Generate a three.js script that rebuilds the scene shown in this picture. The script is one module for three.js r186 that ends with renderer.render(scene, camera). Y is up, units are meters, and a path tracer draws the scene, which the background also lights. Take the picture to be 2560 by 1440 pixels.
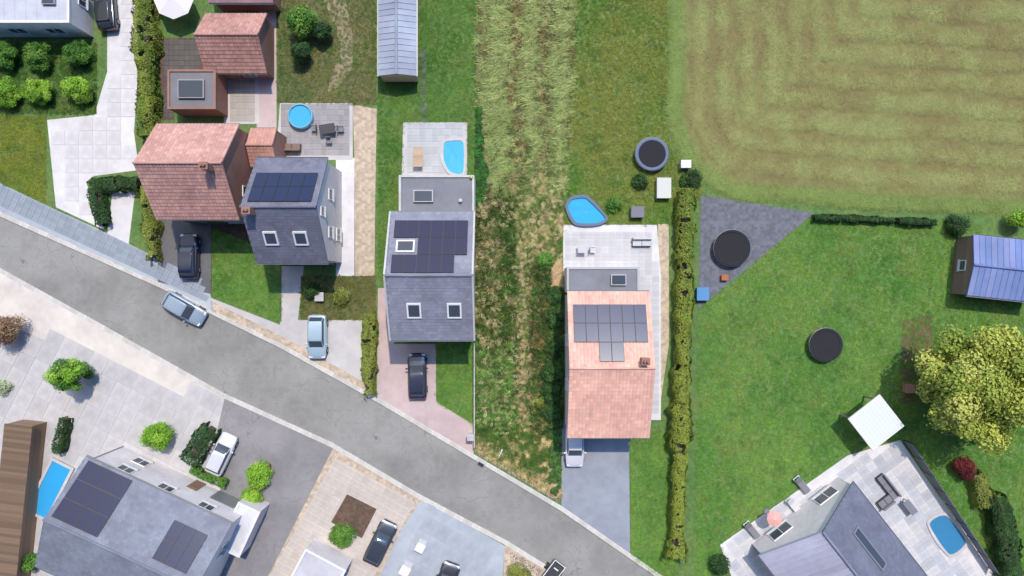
import * as THREE from 'three';
import { Sky } from 'three/addons/objects/Sky.js';
import { mergeGeometries } from 'three/addons/utils/BufferGeometryUtils.js';
import { RoundedBoxGeometry } from 'three/addons/geometries/RoundedBoxGeometry.js';

// ------------------------------------------------------------------ camera, sky, sun, exposure
const HCAM = 65, PPM = 26;                       // drone height in metres; photograph pixels per metre on the ground
const scene = new THREE.Scene();
const camera = new THREE.PerspectiveCamera(46.15, 2560 / 1440, 0.5, 3000);
camera.position.set(0, HCAM, 0);
camera.up.set(0, 0, -1);
camera.lookAt(0, 0, 0);

const SUN = new THREE.Vector3(0.26, 1.60, -0.74).normalize();
const sky = new Sky();
sky.scale.setScalar(2000);
sky.name = 'sky';
sky.userData.kind = 'structure';
sky.material.uniforms.sunPosition.value.copy(SUN);
sky.material.uniforms.turbidity.value = 6;
sky.material.uniforms.rayleigh.value = 0.5;
sky.material.uniforms.mieCoefficient.value = 0.004;
scene.add(sky);
scene.environmentIntensity = 0.3;

const sun = new THREE.DirectionalLight(0xffecd2, 3.5);
sun.position.copy(SUN).multiplyScalar(120);
sun.castShadow = true;
sun.shadow.radius = 2;
sun.shadow.mapSize.set(4096, 4096);
Object.assign(sun.shadow.camera, { left: -62, right: 62, top: 45, bottom: -45, near: 10, far: 260 });
scene.add(sun);

const renderer = new THREE.WebGLRenderer({ antialias: true });
renderer.toneMapping = THREE.LinearToneMapping;
renderer.toneMappingExposure = 1.0;
renderer.shadowMap.enabled = true;

// ------------------------------------------------------------------ small tools
let seed = 12345;
const rnd = () => { seed |= 0; seed = seed + 0x6D2B79F5 | 0; let t = Math.imul(seed ^ seed >>> 15, 1 | seed); t = t + Math.imul(t ^ t >>> 7, 61 | t) ^ t; return ((t ^ t >>> 14) >>> 0) / 4294967296; };
const rr = (a, b) => a + (b - a) * rnd();
const pick = a => a[Math.floor(rnd() * a.length)];
const clamp = (v, a = 0, b = 1) => Math.min(b, Math.max(a, v));
const sm = (a, b, v) => { const t = clamp((v - a) / (b - a)); return t * t * (3 - 2 * t); };
const lerp = (a, b, t) => a + (b - a) * t;
const mix3 = (a, b, t) => [lerp(a[0], b[0], t), lerp(a[1], b[1], t), lerp(a[2], b[2], t)];
const hash = (x, y) => { let h = Math.imul(x, 374761393) + Math.imul(y, 668265263) | 0; h = Math.imul(h ^ h >>> 13, 1274126177); return ((h ^ h >>> 16) >>> 0) / 4294967296; };
function vnoise(x, y, per = 0) {
  const xi = Math.floor(x), yi = Math.floor(y), fx = x - xi, fy = y - yi;
  const w = v => per ? ((v % per) + per) % per : v;
  const u = fx * fx * (3 - 2 * fx), v = fy * fy * (3 - 2 * fy);
  const a = hash(w(xi), w(yi)), b = hash(w(xi + 1), w(yi)), c = hash(w(xi), w(yi + 1)), d = hash(w(xi + 1), w(yi + 1));
  return a + (b - a) * u + (c - a) * v + (a - b - c + d) * u * v;
}
function fbm(x, y, oct = 4, per = 0) { let s = 0, a = 0.5, t = 0; for (let i = 0; i < oct; i++) { s += a * vnoise(x, y, per); t += a; a *= 0.5; x *= 2; y *= 2; per *= 2; } return s / t; }
// a pixel of the photograph, for a point h metres above the ground -> world x, z
const P = (px, py, h = 0) => [(px - 1280) / PPM * (HCAM - h) / HCAM, (py - 720) / PPM * (HCAM - h) / HCAM];
const L = c => c <= 0.04045 ? c / 12.92 : Math.pow((c + 0.055) / 1.055, 2.4);
const S8 = c => { c = clamp(c); return Math.round(255 * (c <= 0.0031308 ? c * 12.92 : 1.055 * Math.pow(c, 1 / 2.4) - 0.055)); };
const rgb = (r, g, b) => [L(r / 255), L(g / 255), L(b / 255)];
const col = a => new THREE.Color().setRGB(a[0], a[1], a[2]);

const used = {};
function numbered(name) { const n = used[name] = (used[name] ?? -1) + 1; return n ? name + '_' + String(n).padStart(3, '0') : name; }

function triUV(g) {                               // uv in metres from the face direction
  const p = g.attributes.position, n = g.attributes.normal, uv = new Float32Array(p.count * 2);
  for (let i = 0; i < p.count; i++) {
    const ax = Math.abs(n.getX(i)), ay = Math.abs(n.getY(i)), az = Math.abs(n.getZ(i));
    if (ay >= ax && ay >= az) { uv[2 * i] = p.getX(i); uv[2 * i + 1] = -p.getZ(i); }
    else if (ax > az) { uv[2 * i] = p.getZ(i); uv[2 * i + 1] = p.getY(i); }
    else { uv[2 * i] = p.getX(i); uv[2 * i + 1] = p.getY(i); }
  }
  g.setAttribute('uv', new THREE.BufferAttribute(uv, 2));
  return g;
}
function norm(list) {
  const out = list.map(g => { const q = g.index ? g.toNonIndexed() : g; for (const k of Object.keys(q.attributes)) if (!['position', 'normal', 'color'].includes(k)) q.deleteAttribute(k); return q; });
  const hasCol = out.some(g => g.attributes.color);
  for (const g of out) if (hasCol && !g.attributes.color) g.setAttribute('color', new THREE.BufferAttribute(new Float32Array(g.attributes.position.count * 3).fill(1), 3));
  return out.length > 1 ? mergeGeometries(out) : out[0];
}
function obj(name, geos, m, parent) {             // one named mesh
  const g = Array.isArray(geos) ? norm(geos) : geos;
  if (!g.userData.keepUV && !(g.attributes.uv && g.userData.shared)) triUV(g);
  const o = new THREE.Mesh(g, m);
  o.name = parent ? name : numbered(name);
  (parent || scene).add(o);
  return o;
}
function thing(name, label, category, [x, y, z] = [0, 0, 0], turn = 0, group) {
  const o = new THREE.Group(); o.name = numbered(name); o.position.set(x, y, z); o.rotation.y = turn;
  o.userData = { label, category }; if (group) o.userData.group = group;
  scene.add(o); return o;
}
function tag(o, label, category, group, kind) { Object.assign(o.userData, { label, category }); if (group) o.userData.group = group; if (kind) o.userData.kind = kind; return o; }
const box = (w, h, d, x = 0, y = 0, z = 0, ry = 0) => { const g = new THREE.BoxGeometry(w, h, d); if (ry) g.rotateY(ry); return g.translate(x, y, z); };
const rbox = (w, h, d, x = 0, y = 0, z = 0, r = 0.03, seg = 2) => new RoundedBoxGeometry(w, h, d, seg, r).translate(x, y, z);
const cyl = (r0, r1, h, x = 0, y = 0, z = 0, n = 16) => new THREE.CylinderGeometry(r0, r1, h, n).translate(x, y, z);
function bar(a, b, r, n = 6) {
  const A = new THREE.Vector3(...a), B = new THREE.Vector3(...b), d = B.clone().sub(A);
  const g = new THREE.CylinderGeometry(r, r, d.length(), n);
  g.applyQuaternion(new THREE.Quaternion().setFromUnitVectors(new THREE.Vector3(0, 1, 0), d.normalize()));
  return g.translate((A.x + B.x) / 2, (A.y + B.y) / 2, (A.z + B.z) / 2);
}
function fromTris(pos, colr) {
  const g = new THREE.BufferGeometry();
  g.setAttribute('position', new THREE.BufferAttribute(new Float32Array(pos), 3));
  if (colr) g.setAttribute('color', new THREE.BufferAttribute(new Float32Array(colr), 3));
  g.computeVertexNormals(); return g;
}
function prism(pts, x0, x1) {                     // pts: [z, y] outline, extruded along x
  const s = new THREE.Shape(pts.map(p => new THREE.Vector2(p[0], p[1])));
  const g = new THREE.ExtrudeGeometry(s, { depth: x1 - x0, bevelEnabled: false });
  g.rotateY(-Math.PI / 2); g.scale(1, 1, 1);      // shape x -> z, depth -> -x
  return g.translate(x1, 0, 0);
}
const inside = (poly, x, y) => { let c = false; for (let i = 0, j = poly.length - 1; i < poly.length; j = i++) { const [xi, yi] = poly[i], [xj, yj] = poly[j]; if ((yi > y) !== (yj > y) && x < (xj - xi) * (y - yi) / (yj - yi) + xi) c = !c; } return c; };

// ------------------------------------------------------------------ textures and materials
function tex(w, h, fn, metres, metresV) {
  const d = new Uint8Array(w * h * 4);
  for (let y = 0; y < h; y++) for (let x = 0; x < w; x++) { const c = fn(x / w, y / h), i = 4 * (y * w + x); d[i] = S8(c[0]); d[i + 1] = S8(c[1]); d[i + 2] = S8(c[2]); d[i + 3] = 255; }
  const t = new THREE.DataTexture(d, w, h); t.colorSpace = THREE.SRGBColorSpace; t.magFilter = THREE.LinearFilter; t.minFilter = THREE.LinearMipmapLinearFilter; t.generateMipmaps = true;
  t.wrapS = t.wrapT = THREE.RepeatWrapping; if (metres) t.repeat.set(1 / metres, 1 / (metresV || metres)); t.needsUpdate = true; return t;
}
const bumpOf = (w, fn, metres) => { const t = tex(w, w, (u, v) => { const k = fn(u, v); return [k, k, k]; }, metres); t.colorSpace = THREE.NoColorSpace; return t; };
const grey = k => [k, k, k];
const T = {
  grain: tex(512, 512, (u, v) => grey(0.78 + 0.28 * (fbm(u * 8, v * 8, 5, 8) - 0.5) + 0.3 * (hash(u * 512 | 0, v * 512 | 0) - 0.5)), 7),
  blotch: tex(1024, 1024, (u, v) => { const a = fbm(u * 7, v * 7, 5, 7), b = fbm(u * 30 + 9, v * 30, 4, 30), h = hash(u * 1024 | 0, v * 1024 | 0); const k = 0.86 + 0.24 * (a - 0.5) + 0.16 * (b - 0.5) + 0.1 * (h - 0.5); return [k, k * (0.99 + 0.03 * (a - 0.5)), k * (0.98 - 0.06 * (b - 0.5))]; }, 13),
  asphalt: tex(1024, 1024, (u, v) => {
    const a = fbm(u * 6, v * 6, 5, 6), crack = Math.abs(fbm(u * 7 + 3, v * 7, 4, 7) - 0.5), h = hash(u * 1024 | 0, v * 1024 | 0);
    const p = fbm(u * 26 + 5, v * 26, 3, 26); let k = 0.82 + 0.42 * (a - 0.5) + 0.2 * (p - 0.5) + 0.3 * (h - 0.5); if (crack < 0.004 && a > 0.47) k *= 0.62; if (p > 0.7) k *= 0.88; return [k, k * 0.995, k * 0.96]; }, 17),
  grass: tex(1024, 1024, (u, v) => {
    const a = fbm(u * 9, v * 9, 4, 9), b = fbm(u * 60 + 7, v * 60, 3, 60), c = hash(u * 1024 | 0, v * 1024 | 0);
    const k = 0.72 + 0.5 * (b - 0.5) + 0.3 * (c - 0.5); return [k * (1 + 0.7 * (a - 0.5)), k * (1 + 0.15 * (a - 0.5)), k * (1 + 0.3 * (a - 0.5))]; }, 13),
  soil: tex(512, 512, (u, v) => { const a = fbm(u * 14, v * 14, 5, 14), c = hash(u * 512 | 0, v * 512 | 0); return grey(0.7 + 0.6 * (a - 0.5) + 0.45 * (c - 0.5)); }, 4),
  wood: tex(256, 512, (u, v) => { const a = fbm(u * 40, v * 4, 4, 4); return [0.8 + 0.5 * (a - 0.5), 0.78 + 0.5 * (a - 0.5), 0.75 + 0.5 * (a - 0.5)]; }, 1.5),
  cells: tex(128, 192, (u, v) => { const x = (u * 6) % 1, y = (v * 10) % 1; const e = x < 0.06 || y < 0.06 ? 2.2 : (Math.abs(x - 0.35) < 0.025 || Math.abs(x - 0.68) < 0.025 ? 1.5 : 1); return [e * 0.9, e * 0.9, e]; }),
};
T.grainBump = bumpOf(256, (u, v) => fbm(u * 20, v * 20, 4, 20), 3);
T.waterBump = bumpOf(256, (u, v) => fbm(u * 6, v * 6, 3, 6), 3);
const mat = (c, o = {}) => new THREE.MeshStandardMaterial({ color: col(c), roughness: 0.85, ...o });
const M = {
  asphalt: mat([0.335, 0.335, 0.315], { map: T.asphalt, roughness: 0.9, bumpMap: T.grainBump, bumpScale: 0.006 }),
  darkAsphalt: mat([0.165, 0.165, 0.175], { map: T.asphalt, roughness: 0.9 }),
  greyDrive: mat([0.31, 0.30, 0.305], { map: T.asphalt, roughness: 0.9 }),
  kerb: [[0.8, 0.77, 0.68], [0.74, 0.71, 0.63], [0.86, 0.83, 0.74]].map(c => mat(c, { map: T.grain })),
  concrete: mat([0.77, 0.76, 0.74], { map: T.blotch }),
  concreteBlue: mat([0.46, 0.51, 0.55], { map: T.blotch }),
  concreteGrey: mat([0.6, 0.585, 0.56], { map: T.blotch }),
  cream: mat([0.76, 0.7, 0.62], { map: T.blotch }),
  sand: mat([0.72, 0.58, 0.42], { map: T.soil }),
  gravel: mat([0.2, 0.21, 0.24], { map: T.soil, bumpMap: T.grainBump, bumpScale: 0.02 }),
  soil: mat([0.17, 0.11, 0.07], { map: T.soil, bumpMap: T.grainBump, bumpScale: 0.04 }),
  pinkPaver: mat([0.6, 0.48, 0.46], { map: T.blotch }),
  pinkPavers: [[0.6, 0.45, 0.44], [0.52, 0.38, 0.37], [0.66, 0.52, 0.5]].map(c => mat(c, { map: T.grain })),
  render_white: mat([0.82, 0.78, 0.76], { map: T.blotch }),
  render_cream: mat([0.74, 0.68, 0.58], { map: T.blotch }),
  brickwall: mat([0.36, 0.19, 0.14], { map: T.blotch }),
  slate: mat([1, 1, 1], { vertexColors: true, map: T.blotch, roughness: 0.7 }),
  flatRoof: mat([0.24, 0.25, 0.28], { map: T.blotch, roughness: 0.85 }),
  zinc: mat([0.52, 0.53, 0.62], { map: T.blotch, roughness: 0.5, metalness: 0.2 }),
  parapet: mat([0.66, 0.66, 0.64], { map: T.grain, roughness: 0.6 }),
  whiteMetal: mat([0.75, 0.75, 0.74], { roughness: 0.45 }),
  greyMetal: mat([0.32, 0.33, 0.34], { roughness: 0.45, metalness: 0.5 }),
  darkMetal: mat([0.045, 0.045, 0.05], { roughness: 0.5, metalness: 0.3 }),
  panel: mat([0.028, 0.03, 0.06], { map: T.cells, roughness: 0.22 }),
  glass: mat([0.06, 0.075, 0.09], { roughness: 0.06 }),
  water: new THREE.MeshPhysicalMaterial({ color: col([0.05, 0.40, 0.62]), roughness: 0.08, bumpMap: T.waterBump, bumpScale: 0.03 }),
  deepWater: new THREE.MeshPhysicalMaterial({ color: col([0.05, 0.22, 0.40]), roughness: 0.08, bumpMap: T.waterBump, bumpScale: 0.03 }),
  poolLiner: mat([0.2, 0.5, 0.68], { roughness: 0.5 }),
  wood: mat([0.33, 0.22, 0.14], { map: T.wood }),
  paleWood: mat([0.62, 0.47, 0.33], { map: T.wood }),
  bark: mat([0.12, 0.085, 0.06], { map: T.soil }),
  rubber: mat([0.02, 0.02, 0.022], { roughness: 0.95 }),
  mesh: mat([0.018, 0.018, 0.022], { roughness: 0.9 }),
  bluePad: mat([0.10, 0.14, 0.22], { roughness: 0.6 }),
  fabricGrey: mat([0.2, 0.2, 0.22], { roughness: 0.95 }),
  fabricPale: mat([0.55, 0.55, 0.54], { roughness: 0.95 }),
  fabricWhite: mat([0.8, 0.76, 0.75], { roughness: 0.9 }),
  fabricPink: mat([0.72, 0.36, 0.3], { roughness: 0.9 }),
  redLamp: mat([0.4, 0.02, 0.02], { roughness: 0.2 }),
  whiteLamp: mat([0.7, 0.72, 0.75], { roughness: 0.12 }),
  leaf: new THREE.MeshPhysicalMaterial({ color: 0xffffff, vertexColors: true, roughness: 0.75, side: THREE.DoubleSide }),
  blade: new THREE.MeshStandardMaterial({ color: 0xffffff, roughness: 0.8, side: THREE.DoubleSide }),
};

// ------------------------------------------------------------------ setting: ground, road, kerbs
function struct(o) { o.userData.kind = 'structure'; return o; }
function sheetGeo(poly, y) {                      // poly in world metres
  const s = new THREE.Shape(poly.map(p => new THREE.Vector2(p[0], -p[1])));
  const g = new THREE.ShapeGeometry(s); g.rotateX(-Math.PI / 2); g.translate(0, y, 0);
  g.computeVertexNormals(); return g;
}
const px2w = poly => poly.map(p => P(p[0], p[1]));
function sheet(name, polyPx, y, m, label, category) {
  const o = struct(obj(name, sheetGeo(px2w(polyPx), y), m));
  if (label) Object.assign(o.userData, { label, category });
  return o;
}
const UP = [[-2600, -700], [-400, 350], [0, 540], [400, 718], [540, 790], [700, 868], [940, 1002], [1190, 1150], [1400, 1274], [1640, 1440], [2000, 1690], [5000, 3790]];
const LO = [[-2600, -560], [-400, 462], [0, 672], [240, 805], [560, 985], [830, 1108], [1050, 1238], [1270, 1355], [1365, 1414], [1560, 1545], [1900, 1780], [5000, 3930]];
const ROADY = -0.11;
const lawnBase = mat([0.15, 0.26, 0.06], { map: T.grass, bumpMap: T.grainBump, bumpScale: 0.03 });
struct(obj('ground', new THREE.PlaneGeometry(1200, 1200).rotateX(-Math.PI / 2).translate(0, -0.14, 0), lawnBase));
sheet('road', [...UP, ...LO.slice().reverse()], ROADY, M.asphalt, 'grey asphalt residential road crossing the picture diagonally', 'road');
sheet('terrain', [...UP, [5000, -4000], [-2600, -4000]], 0, lawnBase, 'grassy ground north of the road', 'ground');
sheet('terrain', [...LO, [5000, 5000], [-2600, 5000]], 0, lawnBase, 'grassy ground south of the road', 'ground');
function kerb(line, side, label) {                // single kerb stones laid along the road edge
  const k = new THREE.Group(); k.name = numbered('kerb'); k.userData = { kind: 'structure', label, category: 'kerb' }; scene.add(k);
  const geo = triUV(rbox(0.99, 0.26, 0.44, 0, 0, 0, 0.02)); geo.userData.shared = true;
  const pts = line.map(p => P(p[0], p[1])); const pos = []; 
  for (let i = 0; i + 1 < pts.length; i++) {
    const a = pts[i], b = pts[i + 1], len = Math.hypot(b[0] - a[0], b[1] - a[1]), n = Math.max(1, Math.round(len)), dx = (b[0] - a[0]) / len, dz = (b[1] - a[1]) / len;
    for (let j = 0; j < n; j++) { const t = (j + 0.5) / n, x = lerp(a[0], b[0], t), z = lerp(a[1], b[1], t); if (Math.abs(x) < 56 && Math.abs(z) < 34) pos.push([x - dz * 0.16 * side, z + dx * 0.16 * side, Math.atan2(-dz, dx), len / n]); }
  }
  pos.forEach(([x, z, a, s], i) => { const o = obj('kerb_stone', geo, M.kerb[Math.floor(rnd() * 3)], k); o.position.set(x, -0.105 + rr(-0.006, 0.006), z); o.rotation.y = a; o.scale.x = s; });
}
kerb(UP, -1, 'pale concrete kerb stones along the north side of the road');
kerb(LO, 1, 'pale concrete kerb stones along the south side of the road');

// paving in single slabs: the slabs are children of the sheet they lie on
function paved(name, polyPx, y, base, size, mats, label, turn = 0, category = 'paving') {
  const poly = px2w(polyPx), o = sheet(name, polyPx, y, base, label, category);
  let [x0, x1, z0, z1] = [1e9, -1e9, 1e9, -1e9]; for (const p of poly) { x0 = Math.min(x0, p[0]); x1 = Math.max(x1, p[0]); z0 = Math.min(z0, p[1]); z1 = Math.max(z1, p[1]); }
  const cx = (x0 + x1) / 2, cz = (z0 + z1) / 2, R = Math.hypot(x1 - x0, z1 - z0) / 2 + size, c = Math.cos(turn), s = Math.sin(turn), h = size / 2 - 0.01;
  const geo = triUV(box(size - 0.025, 0.05, size - 0.025)); geo.userData.shared = true;
  let count = 0;
  for (let a = -R; a < R; a += size) for (let b = -R; b < R; b += size) {
    const X = cx + a * c + b * s, Z = cz - a * s + b * c;
    if (Math.abs(X) > 52 || Math.abs(Z) > 30 || count > 299) continue;
    if (![[-h, -h], [h, -h], [h, h], [-h, h]].every(([u, v]) => inside(poly, X + u * c + v * s, Z - u * s + v * c))) continue;
    const t = obj('paving_slab', geo, pick(mats), o); t.position.set(X, y + 0.005 + rr(-0.003, 0.003), Z); t.rotation.y = turn; count++;
  }
  return o;
}
const tones = (c, v, map = T.grain) => [1 - v, 1 - v / 3, 1, 1 + v * 0.7].map(k => mat(c.map(q => Math.min(0.9, q * k)), { map }));
const slabWhite = tones([0.76, 0.755, 0.74], 0.07), slabGrey = tones([0.62, 0.64, 0.66], 0.08), slabBlue = tones([0.4, 0.46, 0.51], 0.07), slabCream = tones([0.74, 0.66, 0.57], 0.07), slabDark = tones([0.34, 0.34, 0.35], 0.1), slabBrown = tones([0.16, 0.145, 0.13], 0.12);

// ------------------------------------------------------------------ foliage
function leaf(pos, cl, x, y, z, nx, ny, nz, size, c) {          // one folded leaf: two triangles about a midrib
  const t = new THREE.Vector3(rr(-1, 1), rr(-1, 1), rr(-1, 1)), n = new THREE.Vector3(nx + rr(-0.6, 0.6), ny + rr(-0.6, 0.6), nz + rr(-0.6, 0.6)).normalize();
  t.cross(n).normalize(); const b = n.clone().cross(t), w = size * 0.42, f = size * 0.16, A = [x - t.x * size * 0.6, y - t.y * size * 0.6, z - t.z * size * 0.6], B = [x + t.x * size * 0.6, y + t.y * size * 0.6, z + t.z * size * 0.6];
  const C = [x + b.x * w + n.x * f, y + b.y * w + n.y * f, z + b.z * w + n.z * f], D = [x - b.x * w + n.x * f, y - b.y * w + n.y * f, z - b.z * w + n.z * f];
  pos.push(...A, ...C, ...B, ...A, ...B, ...D); const k = rr(0.75, 1.25), q = [c[0] * k, c[1] * k, c[2] * k]; for (let i = 0; i < 6; i++) cl.push(...q);
}
function crownGeo(rx, ry, rz, y0, n, size, palette, lumps, lumpR = 0.42, flat = 0) {
  const pos = [], cl = [], subs = [];
  for (let i = 0; i < lumps; i++) { const u = rr(-0.75, 1), a = rr(0, 6.283), q = Math.sqrt(1 - u * u), k = (1 - lumpR) * Math.pow(rnd(), 0.35); subs.push([q * Math.cos(a) * k, u * k, q * Math.sin(a) * k, lumpR * rr(0.65, 1.2), pick(palette)]); }
  for (let i = 0; i < n; i++) {
    const s = subs[i % lumps], u = rr(-0.6, 1), a = rr(0, 6.283), q = Math.sqrt(1 - u * u), k = s[3] * Math.pow(rnd(), 0.3) * (1 + 0.12 * rr(-1, 1) + (rnd() < 0.06 ? rr(0, 0.4) : 0));
    const X = s[0] + q * Math.cos(a) * k, Y = s[1] + u * k, Z = s[2] + q * Math.sin(a) * k;
    leaf(pos, cl, X * rx, y0 + Y * ry, Z * rz, q * Math.cos(a), u + 0.35, q * Math.sin(a), size * rr(0.4, 1.6), s[4]);
  }
  return fromTris(pos, cl);
}
function trunkGeo(h, r, branches, spread) {
  const gs = []; const t = new THREE.CylinderGeometry(r * 0.55, r, h, 9, 4); const p = t.attributes.position; for (let i = 0; i < p.count; i++) { const k = (p.getY(i) + h / 2) / h; p.setX(i, p.getX(i) + 0.06 * r * 4 * Math.sin(k * 4)); } t.computeVertexNormals(); gs.push(t.translate(0, h / 2, 0));
  for (let i = 0; i < branches; i++) { const a = i * 2.4 + rr(0, 0.6), y = h * rr(0.55, 0.95); gs.push(bar([0, y, 0], [Math.cos(a) * spread * rr(0.5, 0.8), y + spread * rr(0.3, 0.8), Math.sin(a) * spread * rr(0.5, 0.8)], r * 0.3, 5)); }
  return norm(gs);
}
const G = {
  lime: [rgb(150, 190, 60), rgb(128, 176, 44), rgb(110, 158, 36)], mid: [rgb(86, 134, 44), rgb(70, 118, 34), rgb(104, 146, 52)], dark: [rgb(46, 82, 32), rgb(36, 68, 26), rgb(58, 96, 38)],
  olive: [rgb(128, 140, 56), rgb(112, 124, 44), rgb(140, 148, 70)], yellow: [rgb(164, 174, 70), rgb(148, 162, 60), rgb(178, 182, 86), rgb(134, 152, 56)], red: [rgb(96, 26, 30), rgb(80, 20, 30), rgb(110, 40, 34)],
  brown: [rgb(150, 120, 90), rgb(128, 98, 76), rgb(160, 136, 100)], pale: [rgb(190, 200, 160), rgb(170, 186, 140)], hedge: [rgb(128, 142, 48), rgb(100, 122, 38), rgb(140, 146, 60), rgb(90, 112, 38), rgb(122, 138, 50)],
};
function tree(name, label, px, py, r, h, pal, o = {}) {
  const mid = h - r * (o.fy || 1), [x, z] = P(px, py, mid);
  const t = thing(name, label, o.cat || 'tree', [x, 0, z], 0, o.group);
  obj('trunk', trunkGeo(Math.max(0.3, h * 0.6), o.trunk || r * 0.09, o.br ?? 6, r * 0.6), M.bark, t);
  obj('crown', crownGeo(r, r * (o.fy || 1), r, mid, Math.round((o.n || 900 * r * r) * 2.1), (o.leaf || 0.2) * 0.7, pal, o.lumps || 22, o.lr || 0.42), M.leaf, t);
  return t;
}
function hedge(label, pts, w, h, pal, o = {}) {   // pts: centre line in pixels; a solid leafy wall
  const c = P(...pts[0]), t = thing('hedge', label, 'hedge', [c[0], 0, c[1]], 0, o.group), W = pts.map(p => { const q = P(p[0], p[1], h * 0.9); return [q[0] - c[0], q[1] - c[1]]; });
  const pos = [], cl = [], core = [];
  for (let i = 0; i + 1 < W.length; i++) {
    const [ax, az] = W[i], [bx, bz] = W[i + 1], len = Math.hypot(bx - ax, bz - az), dx = (bx - ax) / len, dz = (bz - az) / len;
    const n = Math.round(len * (w + 2 * h) * (o.den || 330));
    core.push(box(len, h * 0.55, w * 0.4, 0, h * 0.275, 0).rotateY(Math.atan2(-dz, dx)).translate((ax + bx) / 2, 0, (az + bz) / 2));
    for (let k = 0; k < n; k++) {
      const s = rr(-w * 0.2, len + w * 0.2), f = rnd() * (w + 2 * h), bul = 0.45 + 1.1 * fbm((ax + dx * s) * 1.1 + 31, (az + dz * s) * 1.1 + f * 0.5 + i * 7, 3);
      let v, y, nx = 0, ny = 0, sd = 0; if (f < w) { v = f - w / 2; y = h * (0.82 + 0.25 * bul) * (1 - 0.25 * Math.pow(Math.abs(v) / (w / 2), 3)); ny = 1; } else { sd = f < w + h ? 1 : -1; y = (f - w) % h; v = sd * w / 2 * bul; }
      const S = ax + az + s, wl = 0.7 + 0.65 * fbm(S * 0.45 + 11, i * 5 + 3, 3), hl = 0.78 + 0.45 * fbm(S * 0.6 + 70, i * 3, 3); if (fbm(S * 1.6, f * 1.3 + 9, 3) < 0.33) continue;
      v *= (0.85 + 0.2 * bul) * wl; y *= hl; y -= rr(0, 0.12); v -= sd * rr(0, 0.12);
      const gap = fbm((ax + dx * s) * 2.2, v * 2.2 + i, 2);
      leaf(pos, cl, ax + dx * s - dz * v, Math.max(0.03, y), az + dz * s + dx * v, -dz * sd, ny + 0.3, dx * sd, (o.leaf || 0.115) * rr(0.6, 1.5), gap > 0.55 ? pal[0] : gap < 0.42 ? pal[1 % pal.length] : pick(pal));
    }
  }
  obj('foliage', fromTris(pos, cl), M.leaf, t);
  obj('branches', core, M.bark, t);
  return t;
}

// grass: tufts of blades, instanced per lawn (nobody could count them)
function tuftGeo(n, h, w, lean, rad, wide = 1) {
  const pos = [];
  for (let i = 0; i < n; i++) {
    const a = rr(0, 6.283), r = rad * Math.sqrt(rnd()), x = Math.cos(a) * r, z = Math.sin(a) * r, d = rr(0, 6.283), H = h * rr(0.55, 1.15), le = lean * rr(0.4, 1.3), ww = w * rr(0.7, 1.3), pxx = -Math.sin(d) * ww, pz = Math.cos(d) * ww;
    const m = [x + Math.cos(d) * le * 0.35, H * 0.65, z + Math.sin(d) * le * 0.35], e = [x + Math.cos(d) * le, H, z + Math.sin(d) * le];
    pos.push(x - pxx, 0, z - pz, x + pxx, 0, z + pz, m[0] + pxx * 0.8 * wide, m[1], m[2] + pz * 0.8 * wide, x - pxx, 0, z - pz, m[0] + pxx * 0.8 * wide, m[1], m[2] + pz * 0.8 * wide, m[0] - pxx * 0.8 * wide, m[1], m[2] - pz * 0.8 * wide, m[0] - pxx * 0.8 * wide, m[1], m[2] - pz * 0.8 * wide, m[0] + pxx * 0.8 * wide, m[1], m[2] + pz * 0.8 * wide, ...e);
  }
  return fromTris(pos);
}
function strandGeo(n, len, w, along = 0) {                   // cut stalks lying flat, curved
  const pos = [];
  for (let i = 0; i < n; i++) {
    let a = along ? Math.PI / 2 + rr(-along, along) : rr(0, 6.283), x = rr(-0.12, 0.12), z = rr(-0.12, 0.12), y = rr(0.01, 0.1), da = rr(-0.4, 0.4); const l = len * rr(0.5, 1.2) / 4, ww = w * rr(0.6, 1.3);
    for (let k = 0; k < 4; k++) {
      const nx = x + Math.cos(a) * l, nz = z + Math.sin(a) * l, ny = Math.max(0.01, y + rr(-0.03, 0.035)), sx = -Math.sin(a) * ww, sz = Math.cos(a) * ww;
      pos.push(x - sx, y, z - sz, x + sx, y, z + sz, nx + sx, ny, nz + sz, x - sx, y, z - sz, nx + sx, ny, nz + sz, nx - sx, ny, nz - sz);
      x = nx; y = ny; z = nz; a += da;
    }
  }
  return fromTris(pos);
}
function weedGeo(n, size, h, rad) {
  const pos = [], cl = []; for (let i = 0; i < n; i++) { const a = rr(0, 6.283), r = rad * Math.sqrt(rnd()); leaf(pos, cl, Math.cos(a) * r, h * rr(0.25, 1), Math.sin(a) * r, Math.cos(a) * 0.4, 1, Math.sin(a) * 0.4, size * rr(0.6, 1.2), [1, 1, 1]); }
  return fromTris(pos);
}
const dummy = new THREE.Object3D();
function scatter(name, label, category, geo, items, m = M.blade) {     // items: [x, y, z, turn, scale, colour, scaleY]
  const o = new THREE.InstancedMesh(geo, m, items.length); o.name = numbered(name);
  tag(o, label, category, null, 'stuff');
  items.forEach((t, i) => { dummy.position.set(t[0], t[1], t[2]); dummy.rotation.set(t[7] || 0, t[3], t[8] || 0); dummy.scale.set(t[4], t[4] * (t[6] || 1), t[4]); dummy.updateMatrix(); o.setMatrixAt(i, dummy.matrix); o.setColorAt(i, col(t[5])); });
  scene.add(o); return o;
}
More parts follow.
